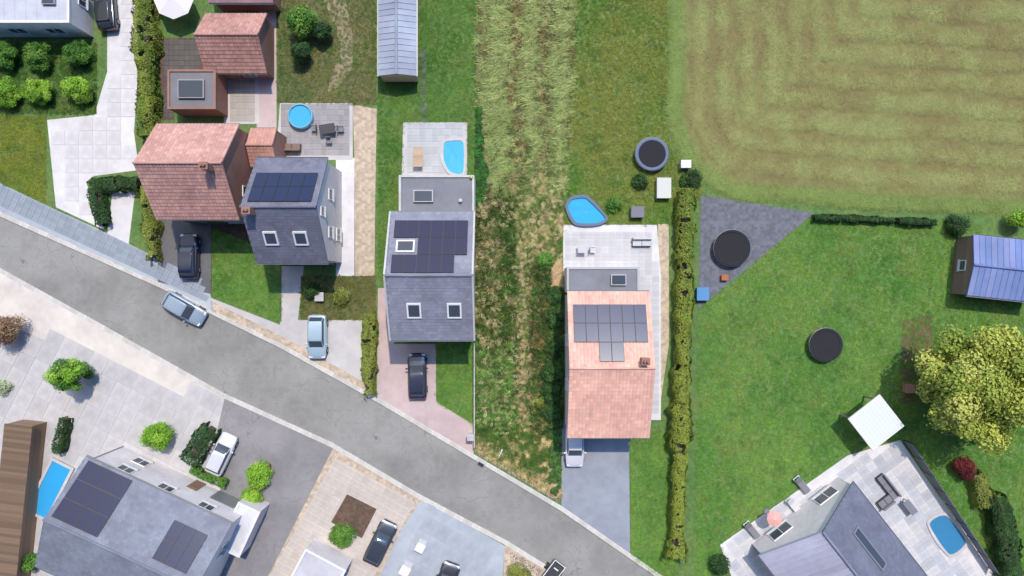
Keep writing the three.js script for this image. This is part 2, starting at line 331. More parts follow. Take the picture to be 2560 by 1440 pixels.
const tufts = { lawn: tuftGeo(16, 0.055, 0.009, 0.05, 0.12), rough: tuftGeo(14, 0.14, 0.012, 0.13, 0.13), brush: tuftGeo(14, 0.28, 0.024, 0.24, 0.13), tall: tuftGeo(15, 0.9, 0.032, 0.65, 0.16, 1), hay: strandGeo(9, 0.55, 0.012), swath: strandGeo(12, 0.62, 0.0125, 0.9), stalk: strandGeo(3, 0.5, 0.013, 0.7), weed: weedGeo(26, 0.13, 0.34, 0.22) };
function lawn(label, polyPx, y, base, den, cfn, kind = 'lawn', s0 = 0.8, s1 = 1.9, sheetToo = true, cat = 'grass') {
  if (sheetToo) sheet('lawn', polyPx, y, base, label + ', soil and sward below', 'lawn');
  const poly = px2w(polyPx).map(p => p); const items = [];
  let [x0, x1, z0, z1] = [1e9, -1e9, 1e9, -1e9]; for (const p of poly) { x0 = Math.min(x0, p[0]); x1 = Math.max(x1, p[0]); z0 = Math.min(z0, p[1]); z1 = Math.max(z1, p[1]); }
  x0 = Math.max(x0, -52); x1 = Math.min(x1, 52); z0 = Math.max(z0, -30); z1 = Math.min(z1, 30);
  const N = Math.round((x1 - x0) * (z1 - z0) * den);
  for (let i = 0; i < N; i++) { const x = rr(x0, x1), z = rr(z0, z1); if (!inside(poly, x, z)) continue; const c = cfn(x, z); if (!c) continue; const k = rr(0.66, 1.34), q = rnd() < 0.06 ? mix3(c, rgb(176, 166, 92), rr(0.2, 0.6)) : c; items.push([x + rr(-0.13, 0.13), y, z + rr(-0.13, 0.13), rr(0, 6.28), rr(s0, s1), [q[0] * k, q[1] * k, q[2] * k]]); }
  scatter('grass', label, cat, tufts[kind], items);
}

// ------------------------------------------------------------------ builders: houses
const V = (x, y, z) => new THREE.Vector3(x, y, z);
const panelGeo = new THREE.BoxGeometry(1.0, 0.035, 1.62); panelGeo.userData.keepUV = true;
const panelFrame = triUV(norm([box(1.04, 0.05, 0.03, 0, 0, 0.825), box(1.04, 0.05, 0.03, 0, 0, -0.825), box(0.03, 0.05, 1.62, 0.505, 0, 0), box(0.03, 0.05, 1.62, -0.505, 0, 0)])); panelFrame.userData.shared = true;
function windowPart(parent, w, h, m4, frameMat = M.whiteMetal) {
  const t = 0.08, fr = obj('window', [box(w, t, 0.1, 0, h / 2 - t / 2, 0), box(w, t, 0.1, 0, -h / 2 + t / 2, 0), box(t, h - 2 * t, 0.1, w / 2 - t / 2, 0, 0), box(t, h - 2 * t, 0.1, -w / 2 + t / 2, 0, 0), ...(w > 1.1 ? [box(t, h - 2 * t, 0.08, 0, 0, 0)] : [])], frameMat, parent);
  fr.applyMatrix4(m4);
  obj('pane', [box(w - 2 * t, h - 2 * t, 0.02, 0, 0, 0.012)], M.glass, fr);
  obj('sill', [box(w + 0.16, 0.06, 0.2, 0, -h / 2 - 0.033, 0.08)], M.parapet, fr);
  return fr;
}
function wallMatrix(side, u, y, w, d) {           // N faces -z, S +z, E +x, W -x
  const o = 0.03; const [x, z, a] = { S: [u, d / 2 + o, 0], N: [u, -d / 2 - o, Math.PI], E: [w / 2 + o, u, Math.PI / 2], W: [-w / 2 - o, u, -Math.PI / 2] }[side];
  return new THREE.Matrix4().makeRotationY(a).setPosition(x, y, z);
}
function house(c) {
  const h = thing(c.name || 'house', c.label, c.category || 'house', [c.x, 0, c.z], c.turn || 0);
  const { w, d, eave, ridge } = c, zr = c.zr || 0, ov = c.over ?? 0.35, ovx = c.overX ?? 0.2;
  obj('wall', prism([[-d / 2, 0], [d / 2, 0], [d / 2, eave], [zr, ridge - 0.06], [-d / 2, eave]], -w / 2, w / 2), c.wall, h);
  const frames = {};
  for (const s of [-1, 1]) {
    const D = V(0, eave - ridge, s * d / 2 - zr), len0 = D.length(); D.normalize();
    const N = V(0, Math.abs(D.z), -D.y * s).normalize(); if (N.y < 0) N.negate();
    frames[s] = { O: V(0, ridge + 0.05, zr), D, N, len: len0 + ov, len0 };
  }
  const at = (s, u, v, l) => { const f = frames[s]; return V(u, f.O.y + f.D.y * v + f.N.y * l, f.O.z + f.D.z * v + f.N.z * l); };
  const slopes = [];
  for (const s of [-1, 1]) {
    const f = frames[s], kind = (c.kinds && c.kinds[s]) || c.kind || 'slate', W = w + 2 * ovx, pos = [], cl = [], tones2 = (c.tones2 && c.tones2[s]) || c.tones;
    const quad = (a, b, cc, dd, q) => { for (const p of s > 0 ? [a, b, cc, a, cc, dd] : [a, cc, b, a, dd, cc]) { pos.push(p.x, p.y, p.z); cl.push(...q); } };
    const tw = kind === 'pantile' ? 0.3 : kind === 'zinc' ? 0.55 : 0.33, tl = kind === 'pantile' ? 0.36 : kind === 'zinc' ? f.len : 0.3;
    const nc = Math.max(1, Math.round(W / tw)), nr = Math.max(1, Math.round(f.len / tl)), cw = W / nc, rl = f.len / nr;
    for (let r = 0; r < nr; r++) for (let i = 0; i < nc; i++) {
      const off = kind === 'slate' && r % 2 ? cw / 2 : 0;
      let u0 = -W / 2 + i * cw + off, u1 = Math.min(W / 2, u0 + cw); if (u1 - u0 < 0.01) continue;
      const v0 = r * rl, v1 = v0 + rl, k = 1 + (rnd() - 0.5) * (kind === 'zinc' ? 0.06 : 0.13) + (fbm(u0 * 0.7 + c.x, v0 * 0.7 + s * 9, 3) - 0.5) * 0.35, base = pick(tones2), q = base.map(b => b * k), tilt = rr(0, 0.006);
      if (kind === 'pantile') {
        const seg = 4; for (let j = 0; j < seg; j++) {
          const a = lerp(u0, u1, j / seg), b = lerp(u0, u1, (j + 1) / seg), ya = 0.045 * Math.sin(j / seg * Math.PI), yb = 0.045 * Math.sin((j + 1) / seg * Math.PI);
          quad(at(s, a, v1, 0.035 + ya + tilt), at(s, b, v1, 0.035 + yb + tilt), at(s, b, v0, ya), at(s, a, v0, ya), q);
          quad(at(s, a, v1, -0.01), at(s, b, v1, -0.01), at(s, b, v1, 0.035 + yb + tilt), at(s, a, v1, 0.035 + ya + tilt), q);
        }
      } else {
        const g = kind === 'zinc' ? 0 : 0.006, up = kind === 'zinc' ? 0.02 : 0.024;
        quad(at(s, u0 + g, v1, up + tilt), at(s, u1 - g, v1, up + tilt), at(s, u1 - g, v0, 0.004), at(s, u0 + g, v0, 0.004), q);
        quad(at(s, u0 + g, v1, -0.005), at(s, u1 - g, v1, -0.005), at(s, u1 - g, v1, up + tilt), at(s, u0 + g, v1, up + tilt), q);
        if (kind === 'zinc') { quad(at(s, u0, v1, 0), at(s, u0, v1, 0.06), at(s, u0, v0, 0.06), at(s, u0, v0, 0), q); quad(at(s, u0, v1, 0.06), at(s, u0 + 0.03, v1, 0.06), at(s, u0 + 0.03, v0, 0.06), at(s, u0, v0, 0.06), q); quad(at(s, u0 + 0.03, v1, 0.06), at(s, u0 + 0.03, v1, 0), at(s, u0 + 0.03, v0, 0), at(s, u0 + 0.03, v0, 0.06), q); }
      }
    }
    // boarding below the covering, with the verge and eave edges
    const q = tones2[0].map(b => b * 0.8), A = (u, v, l) => at(s, u, v, l), x0 = -W / 2, x1 = W / 2, e = f.len;
    quad(A(x0, e, -0.12), A(x1, e, -0.12), A(x1, e, -0.005), A(x0, e, -0.005), q); quad(A(x0, e, -0.12), A(x0, e, -0.005), A(x0, 0, -0.005), A(x0, 0, -0.12), q); quad(A(x1, e, -0.005), A(x1, e, -0.12), A(x1, 0, -0.12), A(x1, 0, -0.005), q);
    quad(A(x1, e, -0.12), A(x0, e, -0.12), A(x0, 0, -0.12), A(x1, 0, -0.12), q); quad(A(x0, e, -0.005), A(x1, e, -0.005), A(x1, 0, -0.005), A(x0, 0, -0.005), q);
    slopes.push([fromTris(pos, cl), kind]);
  }
  const roof = obj('roof', slopes.map(s => s[0]), M.slate, h);
  const rc = []; for (let i = 0, n = Math.round((w + 2 * ovx) / 0.42); i < n; i++) { const L2 = (w + 2 * ovx) / n; rc.push(new THREE.CylinderGeometry(0.11, 0.13, L2 * 1.04, 8, 1, false, 0, Math.PI).rotateY(0).rotateZ(Math.PI / 2).rotateX(Math.PI / 2 * 0).translate(-w / 2 - ovx + (i + 0.5) * L2, ridge + 0.08, zr)); }
  obj('ridge_tiles', rc, mat((c.ridgeCol || c.tones[0]).map(v => v * 1.05), { map: T.grain }), roof);
  for (const s of [-1, 1]) { const p = at(s, 0, frames[s].len, -0.06); obj('gutter', [box(w + 2 * ovx, 0.02, 0.13, 0, p.y - 0.08, p.z + s * 0.07), box(w + 2 * ovx, 0.1, 0.015, 0, p.y - 0.03, p.z + s * 0.13), box(w + 2 * ovx, 0.1, 0.015, 0, p.y - 0.03, p.z + s * 0.012)], c.gutterMat || M.greyMetal, h); obj('downpipe', [cyl(0.04, 0.04, p.y - 0.1, s * (w / 2 - 0.15), (p.y - 0.1) / 2, s * (d / 2 + 0.06), 8)], c.gutterMat || M.greyMetal, h); }
  if (c.verge) for (const s of [-1, 1]) for (const e of [-1, 1]) { const a = at(s, 0, 0.03, 0.05), b = at(s, 0, frames[s].len, 0.05), x = e * (w / 2 + ovx + 0.02), g = box(0.16, 0.14, a.distanceTo(b), 0, 0, 0).rotateX(s * Math.atan2(a.y - b.y, Math.abs(b.z - a.z))); obj('verge', [g.translate(x, (a.y + b.y) / 2, (a.z + b.z) / 2)], c.verge, h); }
  const onSlope = (o, s, u, v, l) => { const f = frames[s], Z = V(1, 0, 0).cross(f.N); o.applyMatrix4(new THREE.Matrix4().makeBasis(V(1, 0, 0), f.N, Z).setPosition(at(s, u, v, l))); return o; };
  for (const [s, u, v, sc = 1] of c.panels || []) { const p = onSlope(obj('solar_panel', panelGeo, M.panel, h), s, u, v, 0.14); if (sc !== 1) p.scale.multiplyScalar(sc); obj('frame', panelFrame, M.darkMetal, p); }
  for (const [s, u, v, sw = 0.9, sl = 1.2, gm] of c.skylights || []) {
    const k = onSlope(obj('skylight', [box(sw + 0.28, 0.16, 0.14, 0, 0, sl / 2 + 0.07), box(sw + 0.28, 0.16, 0.14, 0, 0, -sl / 2 - 0.07), box(0.14, 0.16, sl, sw / 2 + 0.07, 0, 0), box(0.14, 0.16, sl, -sw / 2 - 0.07, 0, 0)], c.skyFrame || M.greyMetal, h), s, u, v, 0.08);
    obj('pane', [box(sw, 0.02, sl, 0, 0.04, 0)], gm || M.glass, k);
  }
  for (const [u, z, ch = 1.1, cw = 0.6, cd = 0.5] of c.chimneys || []) {
    const y0 = ridge - Math.abs(z - zr) * 0.7 - 0.4, k = obj('chimney', [box(cw, ch + 0.8, cd, u, y0 + (ch + 0.8) / 2, z), box(cw + 0.12, 0.09, cd + 0.12, u, y0 + ch + 0.84, z)], c.chimMat || M.brickwall, roof);
    obj('chimney_pot', [cyl(0.1, 0.12, 0.3, u - cw / 5, y0 + ch + 1.03, z, 10), cyl(0.1, 0.12, 0.3, u + cw / 5, y0 + ch + 1.03, z, 10)], M.brickwall, k);
  }
  for (const [side, u, y, ww, hh] of c.windows || []) windowPart(h, ww, hh, wallMatrix(side, u, y, w, d), c.frameMat);
  for (const [side, u, ww = 1, hh = 2.1, m] of c.doors || []) { const dd = obj('door', [box(ww, hh, 0.09, 0, hh / 2, 0)], m || M.wood, h); dd.applyMatrix4(wallMatrix(side, u, 0.05, w, d)); obj('handle', [box(0.04, 0.14, 0.05, ww / 2 - 0.12, 1.02, 0.07)], M.greyMetal, dd); }
  return h;
}
function flatBuilding(c) {                        // flat roof with a raised rim
  const h = thing(c.name || 'extension', c.label, c.category || 'extension', [c.x, 0, c.z], c.turn || 0), { w, d, e } = c;
  obj('wall', [box(w, e, d, 0, e / 2, 0)], c.wall, h);
  obj('roof', [box(w - 0.3, 0.05, d - 0.3, 0, e + 0.03, 0)], c.roofMat, h);
  const r = c.rim ?? 0.18;
  obj('parapet', [box(w + 0.06, r, 0.2, 0, e + r / 2 + 0.002, d / 2 - 0.07), box(w + 0.06, r, 0.2, 0, e + r / 2 + 0.002, -d / 2 + 0.07), box(0.2, r, d - 0.34, w / 2 - 0.07, e + r / 2 + 0.002, 0), box(0.2, r, d - 0.34, -w / 2 + 0.07, e + r / 2 + 0.002, 0)], c.rimMat || M.parapet, h);
  for (const [x, z, sw, sl, m] of c.lights || []) { const k = obj('rooflight', [box(sw + 0.2, 0.3, sl + 0.2, x, e + 0.2, z)], M.greyMetal, h); obj('pane', [box(sw, 0.05, sl, x, e + 0.372, z)], m || M.glass, k); }
  for (const [x, z, sz] of c.vents || []) obj('vent', [cyl(sz, sz, 0.35, x, e + 0.2, z, 12), cyl(sz * 1.4, sz * 1.4, 0.06, x, e + 0.41, z, 12)], M.greyMetal, h);
  for (let i = 1; i * 1.0 < w - 0.6 && c.seams; i++) obj('roof_seam', [box(0.05, 0.03, d - 0.34, -w / 2 + i * 1.0, e + 0.07, 0)], c.roofMat, h);
  for (const [side, u, y, ww, hh] of c.windows || []) windowPart(h, ww, hh, wallMatrix(side, u, y, w, d));
  return h;
}
// ------------------------------------------------------------------ builders: cars, pools, furniture
function loft(st, n, topRound = 0.5) {            // st: [x, halfwidth, y0, y1]; rings of a rounded section
  const rings = st.map(([x, w, y0, y1]) => { const r = []; for (let i = 0; i < n; i++) { const a = i / n * 6.2832, c = Math.cos(a), s = Math.sin(a), e = 0.45, sx = Math.sign(c) * Math.pow(Math.abs(c), e), sy = Math.sign(s) * Math.pow(Math.abs(s), s > 0 ? topRound : 0.3); r.push([x, (y0 + y1) / 2 + sy * (y1 - y0) / 2, sx * w]); } return r; });
  const pos = [], idx = []; rings.forEach(r => r.forEach(p => pos.push(...p)));
  for (let k = 0; k + 1 < rings.length; k++) for (let i = 0; i < n; i++) { const a = k * n + i, b = k * n + (i + 1) % n, c2 = a + n, d2 = b + n; idx.push(a, b, c2, b, d2, c2); }
  for (const [k, f] of [[0, 1], [rings.length - 1, 0]]) { const c0 = pos.length / 3; const m = rings[k]; pos.push(m[0][0], (st[k][2] + st[k][3]) / 2, 0); for (let i = 0; i < n; i++) { const a = k * n + i, b = k * n + (i + 1) % n; f ? idx.push(c0, b, a) : idx.push(c0, a, b); } }
  const g = new THREE.BufferGeometry(); g.setAttribute('position', new THREE.BufferAttribute(new Float32Array(pos), 3)); g.setIndex(idx); g.computeVertexNormals(); return g;
}
const wheelGeo = new THREE.CylinderGeometry(0.32, 0.32, 0.22, 20).rotateX(Math.PI / 2), rimGeo = new THREE.CylinderGeometry(0.2, 0.2, 0.235, 14).rotateX(Math.PI / 2);
function car(label, px, py, turn, c, L0 = 4.3, W0 = 1.8, y = 0.03, van = false) {
  const [x, z] = P(px, py, 0.8), t = thing('parked_car', label, 'car', [x, y, z], turn), k = L0 / 4.3, w = W0 / 2;
  const paint = new THREE.MeshPhysicalMaterial({ color: col(c), roughness: 0.35, metalness: 0.25, clearcoat: 1, clearcoatRoughness: 0.06 });
  const hull = [[-2.15, w * 0.8, 0.4, 0.78], [-2.08, w * 0.9, 0.3, 0.88], [-1.85, w * 0.97, 0.22, 0.95], [-1.2, w, 0.2, 0.97], [0, w, 0.2, 0.95], [0.8, w, 0.2, 0.93], [1.3, w * 0.98, 0.21, 0.88], [1.75, w * 0.93, 0.25, 0.8], [2.05, w * 0.82, 0.32, 0.7], [2.15, w * 0.66, 0.4, 0.6]].map(q => [q[0] * k, ...q.slice(1)]);
  const body = obj('body', loft(hull, 28, 0.4), paint, t);
  const x0 = van ? -2.05 : -1.9, x1 = 1.0, tx0 = van ? -1.95 : -1.45, tx1 = 0.3;
  const cab = loft([[x0 * k, w * 0.7, 0.85, 0.95], [(x0 * 0.6 + tx0 * 0.4) * k, w * 0.84, 0.85, 1.18], [tx0 * k, w * 0.8, 0.85, 1.43], [(tx0 + tx1) / 2 * k, w * 0.82, 0.85, 1.47], [tx1 * k, w * 0.82, 0.85, 1.42], [(tx1 * 0.5 + x1 * 0.5) * k, w * 0.82, 0.85, 1.17], [x1 * k, w * 0.72, 0.85, 0.92]], 28, 0.55);
  obj('windows', cab, M.glass, t);
  obj('roof_panel', loft([[(tx0 - 0.08) * k, w * 0.66, 1.38, 1.45], [(tx0 + 0.15) * k, w * 0.72, 1.38, 1.475], [(tx0 + tx1) / 2 * k, w * 0.74, 1.38, 1.495], [(tx1 - 0.15) * k, w * 0.73, 1.38, 1.47], [(tx1 + 0.08) * k, w * 0.66, 1.38, 1.43]], 20, 0.35), paint, t);
  for (const [wx, s] of [[1.35, 1], [1.35, -1], [-1.3, 1], [-1.3, -1]]) { const wh = obj('wheel', wheelGeo, M.rubber, t); wh.position.set(wx * k, 0.32, s * (w - 0.1)); obj('rim', rimGeo, M.greyMetal, wh); }
  for (const s of [1, -1]) {
    obj('headlight', [rbox(0.3, 0.14, 0.34, 1.93 * k, 0.66, s * w * 0.66, 0.05)], M.whiteLamp, t); obj('tail_light', [rbox(0.16, 0.2, 0.3, -2.07 * k, 0.74, s * w * 0.68, 0.04)], M.redLamp, t);
    obj('mirror', [rbox(0.14, 0.14, 0.22, 0.72 * k, 0.98, s * (w + 0.07), 0.04)], paint, t);
    obj('pillar', [bar([tx1 * k + 0.02, 1.44, s * w * 0.68], [x1 * k, 0.93, s * w * 0.74], 0.03), bar([tx0 * k, 1.43, s * w * 0.68], [x0 * k, 0.95, s * w * 0.7], 0.04)], paint, t);
  }
  return t;
}
function roundPool(name, label, px, py, r, h, water, rimMat, cat = 'pool') {
  const [x, z] = P(px, py, h), t = thing(name, label, cat, [x, 0.03, z]);
  obj('wall', [new THREE.LatheGeometry([[r, 0], [r + 0.05, h * 0.5], [r + 0.02, h], [r - 0.12, h + 0.02], [r - 0.12, 0.03], [0.01, 0.03]].map(p => new THREE.Vector2(p[0], p[1])), 40)], rimMat, t);
  obj('water', [new THREE.CylinderGeometry(r - 0.13, r - 0.13, 0.05, 40).translate(0, h - 0.1, 0)], water, t);
  return t;
}
function shapePool(label, polyPx, rimMat, water, hgt = 0.12, ry = 0.03) {
  const w = px2w(polyPx), cx = w.reduce((a, p) => a + p[0], 0) / w.length, cz = w.reduce((a, p) => a + p[1], 0) / w.length, t = thing('swimming_pool', label, 'pool', [cx, ry, cz]);
  const curve = new THREE.CatmullRomCurve3(w.map(p => V(p[0] - cx, 0, p[1] - cz)), true, 'catmullrom', 0.35), pts = curve.getPoints(60);
  const out = new THREE.Shape(pts.map(p => { const l = p.length(); return new THREE.Vector2(p.x * (1 + 0.3 / l), -p.z * (1 + 0.3 / l)); })), inn = new THREE.Path(pts.map(p => new THREE.Vector2(p.x, -p.z))); out.holes.push(inn);
  obj('coping', [new THREE.ExtrudeGeometry(out, { depth: hgt, bevelEnabled: false }).rotateX(-Math.PI / 2)], rimMat, t);
  obj('water', [new THREE.ShapeGeometry(new THREE.Shape(pts.map(p => new THREE.Vector2(p.x * 1.02, -p.z * 1.02)))).rotateX(-Math.PI / 2).translate(0, hgt * 0.55, 0)], water, t);
  return t;
}
function table(label, px, py, w, d, turn, m = M.paleWood, y = 0.05) {
  const [x, z] = P(px, py, 0.7), t = thing('garden_table', label, 'table', [x, y, z], turn);
  const n = Math.max(4, Math.round(d / 0.16)); for (let i = 0; i < n; i++) obj('slat', [box(w, 0.035, d / n - 0.012, 0, 0.735, -d / 2 + (i + 0.5) * d / n)], m, t);
  obj('apron', [box(w - 0.12, 0.08, 0.04, 0, 0.676, d / 2 - 0.1), box(w - 0.12, 0.08, 0.04, 0, 0.676, -d / 2 + 0.1)], m, t);
  for (const sx of [-1, 1]) for (const sz of [-1, 1]) obj('leg', [box(0.07, 0.64, 0.07, sx * (w / 2 - 0.12), 0.318, sz * (d / 2 - 0.18))], m, t); return t;
}
function chair(label, px, py, turn, m = M.greyMetal, seatM = M.fabricGrey, y = 0.05, group) {
  const [x, z] = P(px, py, 0.45), t = thing('garden_chair', label, 'chair', [x, y, z], turn, group);
  obj('seat', [rbox(0.52, 0.06, 0.52, 0, 0.44, 0, 0.02)], seatM, t); obj('backrest', [rbox(0.5, 0.5, 0.05, 0, 0.72, 0.27, 0.02).rotateX(0.0)], seatM, t);
  for (const sx of [-1, 1]) { for (const sz of [-1, 1]) obj('leg', [cyl(0.016, 0.016, 0.42, sx * 0.23, 0.21, sz * 0.22, 8)], m, t); obj('armrest', [rbox(0.05, 0.03, 0.5, sx * 0.28, 0.64, 0, 0.01), cyl(0.014, 0.014, 0.2, sx * 0.27, 0.54, -0.2, 6)], m, t); } return t;
}
function parasol(label, px, py, r, m, y = 0.05, hh = 2.4) {
  const [x, z] = P(px, py, hh), t = thing('parasol', label, 'parasol', [x, y, z]);
  obj('canopy', new THREE.ConeGeometry(r, r * 0.32, 8, 1, true).toNonIndexed().translate(0, hh - r * 0.1, 0), m, t).geometry.computeVertexNormals();
  for (let i = 0; i < 8; i++) { const a = i / 8 * 6.2832; obj('rib', [bar([0, hh + r * 0.05, 0], [Math.sin(a) * r * 0.98, hh - r * 0.27, Math.cos(a) * r * 0.98], 0.012, 5)], M.whiteMetal, t); }
  obj('pole', [cyl(0.025, 0.025, hh + r * 0.1, 0, (hh + r * 0.1) / 2, 0, 8)], M.whiteMetal, t); obj('base', [cyl(0.25, 0.3, 0.1, 0, 0.05, 0, 16)], M.fabricGrey, t); return t;
}
function sofa(label, px, py, turn, segs, y = 0.05, fm = M.fabricGrey) {     // segs: [x, z, w, d, backSide]
  const [x, z] = P(px, py, 0.5), t = thing('garden_sofa', label, 'sofa', [x, y, z], turn);
  for (const [sx, sz, w, d, b] of segs) {
    obj('base', [rbox(w, 0.3, d, sx, 0.16, sz, 0.03)], M.darkMetal, t); const n = Math.max(1, Math.round(Math.max(w, d) / 0.75));
    for (let i = 0; i < n; i++) { const ww = w > d ? w / n : w, dd = w > d ? d : d / n, ox = w > d ? -w / 2 + (i + 0.5) * ww : 0, oz = w > d ? 0 : -d / 2 + (i + 0.5) * dd; obj('cushion', [rbox(ww - 0.03, 0.14, dd - 0.03, sx + ox, 0.385, sz + oz, 0.05)], fm, t); }
    obj('backrest', [b === 'n' ? rbox(w, 0.4, 0.18, sx, 0.6, sz - d / 2 + 0.09, 0.05) : b === 's' ? rbox(w, 0.4, 0.18, sx, 0.6, sz + d / 2 - 0.09, 0.05) : b === 'w' ? rbox(0.18, 0.4, d, sx - w / 2 + 0.09, 0.6, sz, 0.05) : rbox(0.18, 0.4, d, sx + w / 2 - 0.09, 0.6, sz, 0.05)], fm, t);
  } return t;
}
function lounger(label, px, py, turn, m, y = 0.05) {
  const [x, z] = P(px, py, 0.35), t = thing('sun_lounger', label, 'lounger', [x, y, z], turn);
  obj('frame', [box(0.06, 0.06, 1.9, 0.3, 0.28, 0), box(0.06, 0.06, 1.9, -0.3, 0.28, 0), box(0.54, 0.06, 0.06, 0, 0.28, 0.9), box(0.54, 0.06, 0.06, 0, 0.28, -0.9)], M.whiteMetal, t);
  obj('mattress', [rbox(0.62, 0.1, 1.25, 0, 0.36, 0.3, 0.04)], m, t); obj('backrest', [rbox(0.62, 0.1, 0.75, 0, 0, 0, 0.04).rotateX(0.6).translate(0, 0.53, -0.6)], m, t);
  for (const sx of [-1, 1]) for (const sz of [-1, 1]) obj('leg', [box(0.05, 0.25, 0.05, sx * 0.3, 0.125, sz * 0.8)], M.whiteMetal, t); return t;
}
function trampoline(label, px, py, r, pad, y = 0.0) {
  const h = 0.75, [x, z] = P(px, py, h), t = thing('trampoline', label, 'trampoline', [x, y, z]);
  obj('mat', [new THREE.CylinderGeometry(r - 0.32, r - 0.32, 0.015, 48).translate(0, h, 0)], M.mesh, t);
  obj('safety_pad', [new THREE.TorusGeometry(r - 0.16, 0.16, 8, 48).rotateX(Math.PI / 2).scale(1, 0.25, 1).translate(0, h + 0.02, 0)], pad, t);
  obj('frame', [new THREE.TorusGeometry(r, 0.03, 6, 48).rotateX(Math.PI / 2).translate(0, h - 0.02, 0)], M.greyMetal, t);
  obj('springs', Array.from({ length: 48 }, (_, i) => { const a = i / 48 * 6.2832; return bar([Math.cos(a) * (r - 0.34), h, Math.sin(a) * (r - 0.34)], [Math.cos(a) * (r - 0.02), h - 0.02, Math.sin(a) * (r - 0.02)], 0.012, 4); }), M.greyMetal, t);
  for (let i = 0; i < 6; i++) { const a = i / 6 * 6.2832 + 0.3; obj('leg', [bar([Math.cos(a) * r, h - 0.02, Math.sin(a) * r], [Math.cos(a) * r, 0.01, Math.sin(a) * r], 0.022)], M.greyMetal, t); }
  return t;
}

// ------------------------------------------------------------------ paving, drives, lawns (north of the road, from left to right)
const D2R = Math.PI / 180, dir = (dx, dy) => Math.atan2(-dy, dx);
paved('driveway', [[270, -200], [335, -200], [345, 200], [335, 330], [348, 425], [235, 440], [215, 455], [262, 575], [140, 518], [118, 300], [236, 288], [268, 180]], 0.012, M.concrete, 1.35, tones([0.76, 0.75, 0.73], 0.045, T.blotch), 'white concrete driveway curving down to the road', 0, 'driveway');
paved('pavement', [[-400, 262], [0, 458], [140, 525], [262, 580], [400, 648], [520, 700], [534, 779], [400, 709], [0, 531], [-400, 340]], 0.02, M.concreteBlue, 0.62, slabBlue, 'blue grey slab pavement along the upper left road edge', -25 * D2R, 'pavement');
sheet('path', [[282, 478], [338, 478], [322, 610], [268, 585]], 0.016, M.concrete, 'pale path beside the L shaped dark hedge', 'path');
sheet('driveway', [[392, 545], [528, 545], [528, 735], [395, 705]], 0.024, M.darkAsphalt, 'dark asphalt driveway in front of the left red roofed house', 'driveway');
paved('terrace', [[398, 95], [512, 95], [512, 200], [436, 200], [436, 300], [398, 300]], 0.02, M.soil, 0.5, slabBrown, 'dark brown slab yard behind the red roofed house', 0, 'terrace');
paved('terrace', [[560, 168], [648, 168], [648, 310], [560, 310]], 0.02, M.concreteGrey, 0.6, tones([0.58, 0.52, 0.44], 0.08), 'beige slab yard behind the red roofed house', 0, 'terrace');
sheet('path', [[652, -200], [690, -200], [692, 410], [640, 410]], 0.016, M.pinkPaver, 'pinkish paved side path along the red roofed house', 'path');
sheet('garden_bed', [[520, 560], [712, 560], [712, 800], [528, 740]], 0.008, M.soil);
paved('terrace', [[700, 258], [882, 258], [882, 400], [690, 400]], 0.02, M.concreteGrey, 0.55, tones([0.46, 0.44, 0.43], 0.1), 'grey slab terrace with round pool behind the slate house', 0, 'terrace');
sheet('path', [[800, -120], [845, -120], [868, 20], [884, 100], [880, 170], [850, 215], [820, 230], [826, 190], [850, 140], [842, 70], [812, 10]], 0.016, mat([0.4, 0.33, 0.2], { map: T.soil }), 'curved tan path through the back garden of the slate house', 'path');
sheet('path', [[840, 395], [886, 395], [886, 700], [840, 700]], 0.016, M.concrete, 'white path along the side wall of the slate house', 'path');
sheet('dry_grass_strip', [[882, 262], [942, 272], [938, 500], [936, 700], [888, 700], [886, 400]], 0.01, M.sand, 'dry tan grass strip between two gardens', 'ground');
sheet('driveway', [[702, 665], [760, 665], [745, 800], [905, 800], [905, 965], [690, 855], [528, 775], [528, 745], [700, 812]], 0.014, M.concreteGrey, 'light grey driveway in front of the slate house', 'driveway');
sheet('pavement', [[528, 752], [700, 838], [940, 972], [940, 994], [700, 860], [530, 778]], 0.02, M.sand, 'sandy beige verge strip along the road edge', 'pavement');
sheet('driveway', [[945, 720], [985, 720], [985, 860], [1090, 860], [1090, 1000], [1184, 1060], [1184, 1140], [942, 998]], 0.012, M.pinkPaver, 'pink block paved driveway of the grey roofed house', 'driveway');
sheet('path', [[1050, 125], [1066, 125], [1066, 312], [1050, 312]], 0.014, mat([0.16, 0.2, 0.14], { map: T.soil }), 'narrow worn path across the upper lawn', 'path');
paved('terrace', [[1008, 306], [1168, 306], [1168, 445], [1004, 445]], 0.02, M.concreteGrey, 0.6, tones([0.66, 0.68, 0.68], 0.07), 'pale slab terrace with blue pool behind the grey roofed house', 0, 'terrace');
paved('terrace', [[1408, 562], [1642, 562], [1652, 690], [1652, 1050], [1560, 1050], [1560, 690], [1408, 690]], 0.02, M.concrete, 0.7, slabWhite, 'white slab terrace behind the orange roofed house', 0, 'terrace');
sheet('path', [[1645, 560], [1672, 560], [1672, 860], [1645, 1050]], 0.012, M.sand, 'sandy strip beside the long hedge', 'path');
sheet('driveway', [[1404, 1040], [1572, 1040], [1575, 1390], [1404, 1273]], 0.016, mat([0.33, 0.37, 0.42], { map: T.blotch }), 'blue grey driveway in front of the orange roofed house', 'driveway');
sheet('gravel_yard', [[1752, 488], [2035, 532], [1745, 772]], 0.02, M.gravel, 'triangular dark grey gravel play yard', 'yard');
paved('terrace', [[1800, 1362], [2120, 1138], [2250, 1100], [2510, 1470], [2600, 1640], [1900, 1640]], 0.02, M.concrete, 0.9, slabWhite.concat(slabGrey), 'white slab terrace wrapped round the lower right house', 36 * D2R, 'terrace');
sheet('garden_bed', [[2255, 800], [2330, 790], [2330, 1000], [2250, 1010]], 0.016, mat([0.2, 0.14, 0.07], { map: T.soil }), 'bare brown soil beside the large yellow green tree', 'bed');
